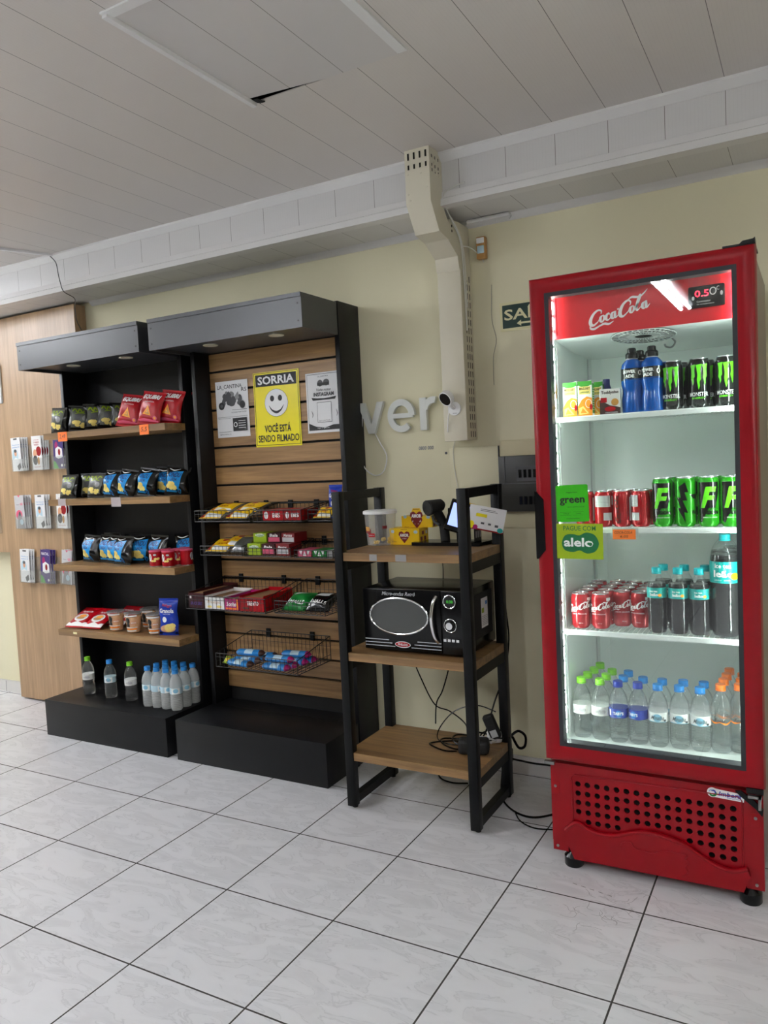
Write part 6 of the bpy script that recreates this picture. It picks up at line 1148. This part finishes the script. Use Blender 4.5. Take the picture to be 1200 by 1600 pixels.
def choc():
    t = thing('chocolate_drink_carton', 'small brown chocolate drink carton on the top cooler shelf', 'carton')
    MB().box(-0.033, 0.033, -0.022, 0.022, 0, 0.085, 0, 0.001, 1).build('carton_body', 'offwhite', t)
    MB().decal([('poly', [(-0.033, 0), (0.033, 0), (0.033, 0.022), (0.0, 0.030), (-0.033, 0.05)], 0), ('txt', 'Toddynho', 0, 0.072, 0.056, 0.013, {'b': 0.04}, 0), ('rect', -0.030, 0.040, -0.010, 0.056, 1), ('ell', 0.0, 0.018, 0.018, 0.008, 1), ('txt', 'CHOCOLATE', 0.004, 0.006, 0.04, 0.004, {}, 2), ('ell', 0.016, 0.040, 0.012, 0.012, 3)], flat(-0.022)).build('front_print', ['choco', 'red', 'white', 'amber'], t)
    return t
c_ = choc(); c_.location = (2.930, -0.622, SA); c_.rotation_euler = (0, 0, 0.12)
# second shelf
for i, (P_, x, rz, l) in enumerate(((COLAW, 2.892, 0.1, 'red cola can with white nutrition table in front, beside the green sticker'), (COLAZ, 2.953, -0.1, 'red cola can with dark upright script behind the orange price card'), (COLAW, 3.014, -0.9, 'red cola can turned sideways next to the green energy cans'), (COLAZ, 2.828, 0.0, 'red cola can half hidden behind the lime sticker'))):
    P_.put((x, -0.600, SB), rz, l, 'red cola cans on the second shelf')
for i in range(3):
    COLA.put((2.905+0.062*i, -0.530, SB), 1.5+i, 'red cola can in the second row of the second shelf, %s one' % ['left', 'middle', 'right'][i], 'red cola cans on the second shelf')
for i, (P_, x, rz) in enumerate(((FUS, 3.086, -0.05), (FUB, 3.156, 0.0), (FUS, 3.226, 0.1), (FUS, 3.294, 0.15))):
    P_.put((x, -0.600, SB), rz, 'green and black energy drink can, %s from left in front on the second shelf' % ['first', 'second', 'third', 'fourth'][i], 'green energy drink cans')
    FUS.put((x+0.006, -0.528, SB), 1.2, 'green energy drink can in the second row, %s from the left' % ['first', 'second', 'third', 'fourth'][i], 'green energy drink cans')
# third shelf: cola cans and iced tea
for i, (x, y0, n, rz) in enumerate(((2.802, -0.608, 5, 0.10), (2.870, -0.603, 5, -0.05), (2.930, -0.540, 4, 0.25), (2.994, -0.552, 4, -0.2))):
    for j in range(n):
        COLA.put((x+0.003*(j % 2), y0+0.0675*j+0.004*(i % 2), SCz), rz+0.9*j, 'red cola can of the third cooler shelf, %s column, %s row' % (COLN[i], R3[j]), 'red cola cans on the third shelf')
TP = [(0.020, 0.0), (0.028, 0.003), (0.0315, 0.014), (0.031, 0.04), (0.0295, 0.055), (0.0312, 0.075), (0.031, 0.118), (0.031, 0.150), (0.0305, 0.158), (0.024, 0.176), (0.0145, 0.192), (0.0125, 0.198), (0.0125, 0.2165)]
LQ = [(r-0.0012 if r > 0.002 else r, z+0.001) for r, z in TP[:9]]+[(0.0262, 0.168), (0, 0.168)]
tea_sh = [('txt', 'ice tea', -0.004, 0.143, 0.024, 0.006, {'b': 0.03}, 1), ('txt', 'leão', -0.002, 0.132, 0.026, 0.010, {'b': 0.04}, 1), ('ell', 0.016, 0.130, 0.006, 0.005, 2)]
TEA = Proto(bottle('iced_tea_bottle', 'small iced tea bottle with teal cap', 'pet_thin', tea_sh, ['teal', 'white', 'fruit_orange'], 'teal_cap', TP, (0.120, 0.154), 0.0315, ('tea', LQ), capr=0.0150, caph=0.016, mod=pet5, bodymat='pet_thin'))
for i, x in enumerate((3.062, 3.129, 3.194)):
    for j in range(2 if i else 2):
        TEA.put((x+0.010*j, -0.620+0.075*j, SCz), -0.05+0.1*i+0.8*j, 'small iced tea bottle, %s column, %s row of the third cooler shelf' % (['left', 'middle', 'right'][i], R3[j]), 'small iced tea bottles')
BT = [(0.030, 0.0), (0.042, 0.004), (0.046, 0.020), (0.0455, 0.06), (0.043, 0.09), (0.0465, 0.120), (0.0465, 0.175), (0.0465, 0.245), (0.044, 0.262), (0.034, 0.284), (0.020, 0.302), (0.0145, 0.310), (0.0145, 0.326)]
LQ2 = [(r-0.0015, z+0.001) for r, z in BT[:8]]+[(0.0410, 0.264), (0, 0.264)]
BTEA = Proto(bottle('large_iced_tea_bottle', 'large iced tea bottle with teal cap', 'pet_thin', [('txt', 'ice tea', -0.006, 0.231, 0.050, 0.014, {'b': 0.02}, 1), ('txt', 'do', 0.0, 0.220, 0.008, 0.004, {}, 1), ('txt', 'leão', -0.004, 0.206, 0.062, 0.022, {'b': 0.03}, 1), ('txt', 'LIMÃO   ZERO', -0.008, 0.186, 0.048, 0.005, {}, 1), ('ell', 0.030, 0.198, 0.014, 0.011, 2)], ['teal', 'white', 'yellow'], 'teal_cap', BT, (0.176, 0.244), 0.0470, ('tea', LQ2), capr=0.0165, caph=0.016, mod=pet5, bodymat='pet_thin'))
for x, y, l in ((3.272, -0.605, 'large iced tea bottle with teal cap, front right of the third cooler shelf'), (3.262, -0.500, 'large iced tea bottle standing behind the front one at left'), (3.290, -0.395, 'large iced tea bottle at the back right of the third cooler shelf')):
    BTEA.put((x, y, SCz), 0.05, l, 'large iced tea bottles')
# bottom: water bottles
W_TABY = Proto(bottle('blue_label_water_bottle', 'clear water bottle with dark blue label and cap', 'pet', [('rect', -0.060, 0.088, 0.034, 0.121, 0), ('ell', 0.006, 0.104, 0.011, 0.012, 2), ('txt', "TABY'S", 0.004, 0.105, 0.036, 0.011, {'b': 0.05}, 1), ('rect', -0.031, 0.095, -0.022, 0.116, 1), ('txt', 'ÁGUA MINERAL', 0.0, 0.092, 0.03, 0.003, {}, 1)], ['royal_blue', 'white', 'cap_blue'], 'royal_blue', WP, mod=pet5))
W_MINA = Proto(bottle('pale_label_water_bottle', 'clear water bottle with pale label and blue cap', 'pet', [('ell', 0.0, 0.104, 0.015, 0.013, 2), ('txt', 'Minalba', 0.002, 0.104, 0.044, 0.014, {'s': 0.35, 'b': 0.01}, 3), ('rect', -0.03, 0.089, 0.03, 0.091, 4), ('ell', 0.026, 0.095, 0.005, 0.004, 3)], ['white', 'white', 'sky', 'darkgrey', 'sky'], 'cap_blue', WP, mod=pet5))
W_ORG = Proto(bottle('orange_cap_water_bottle', 'clear tall water bottle with orange cap and printed orange band', 'pet', [], ['white'], 'cap_orange', [(r, z*1.06) for r, z in PW], mod=pet5))
MB().decal([('brush', [(-0.040, 0.112, 0.002), (-0.018, 0.104, 0.006), (0.0, 0.108, 0.003), (0.018, 0.102, 0.006), (0.040, 0.112, 0.002)], 0), ('txt', 'Fonte', 0, 0.113, 0.034, 0.014, {'s': 0.3, 'b': 0.01}, 1)], cylmap(0.0336), 0.006).build('label_print', ['orange', 'maroon'], W_ORG.r)
def place(P_, x, y0, n, dx, rz, nm, grp):
    for j in range(n): P_.put((x+dx*j, y0+0.068*j, SD), rz+0.5*j, '%s, %s row on the cooler floor' % (nm, R3[j]), grp)
place(W_GREEN, 2.789, -0.585, 4, 0.006, 0.1, 'green capped water bottle of the far left column', 'green capped water bottles')
place(W_GREEN, 2.855, -0.585, 3, 0.006, 0.2, 'green capped water bottle of the second column', 'green capped water bottles')
place(W_TABY, 2.917, -0.585, 1, 0, 0.05, 'water bottle with dark blue label, left one', 'dark blue label water bottles')
place(W_TABY, 2.983, -0.580, 1, 0, -0.55, 'water bottle with dark blue label turned aside, right one', 'dark blue label water bottles')
for x, y, n, l in ((2.921, -0.515, 2, 'blue capped water bottle behind the left dark blue label'), (2.988, -0.510, 1, 'blue capped water bottle behind the right dark blue label'), (3.049, -0.580, 2, 'blue capped pale label water bottle, left of three columns'), (3.117, -0.572, 2, 'blue capped pale label water bottle, middle of three columns'), (3.183, -0.572, 2, 'blue capped pale label water bottle, right of three columns')):
    place(W_MINA, x, y, n, 0.004, 0.05, l, 'blue capped water bottles')
place(W_ORG, 3.246, -0.565, 4, 0.003, 0.0, 'orange capped water bottle, left column at the right end', 'orange capped water bottles')
place(W_ORG, 3.301, -0.545, 3, 0.0, 0.1, 'orange capped water bottle, right column at the right end', 'orange capped water bottles')
# unused stand-ins of Proto that were never placed would sit at the origin: remove them
for o in list(bpy.data.objects):
    if o.type == 'EMPTY' and o.parent is None and o.location.length < 1e-6 and o.get('label'):
        for ch in list(o.children): bpy.data.objects.remove(ch)
        bpy.data.objects.remove(o)
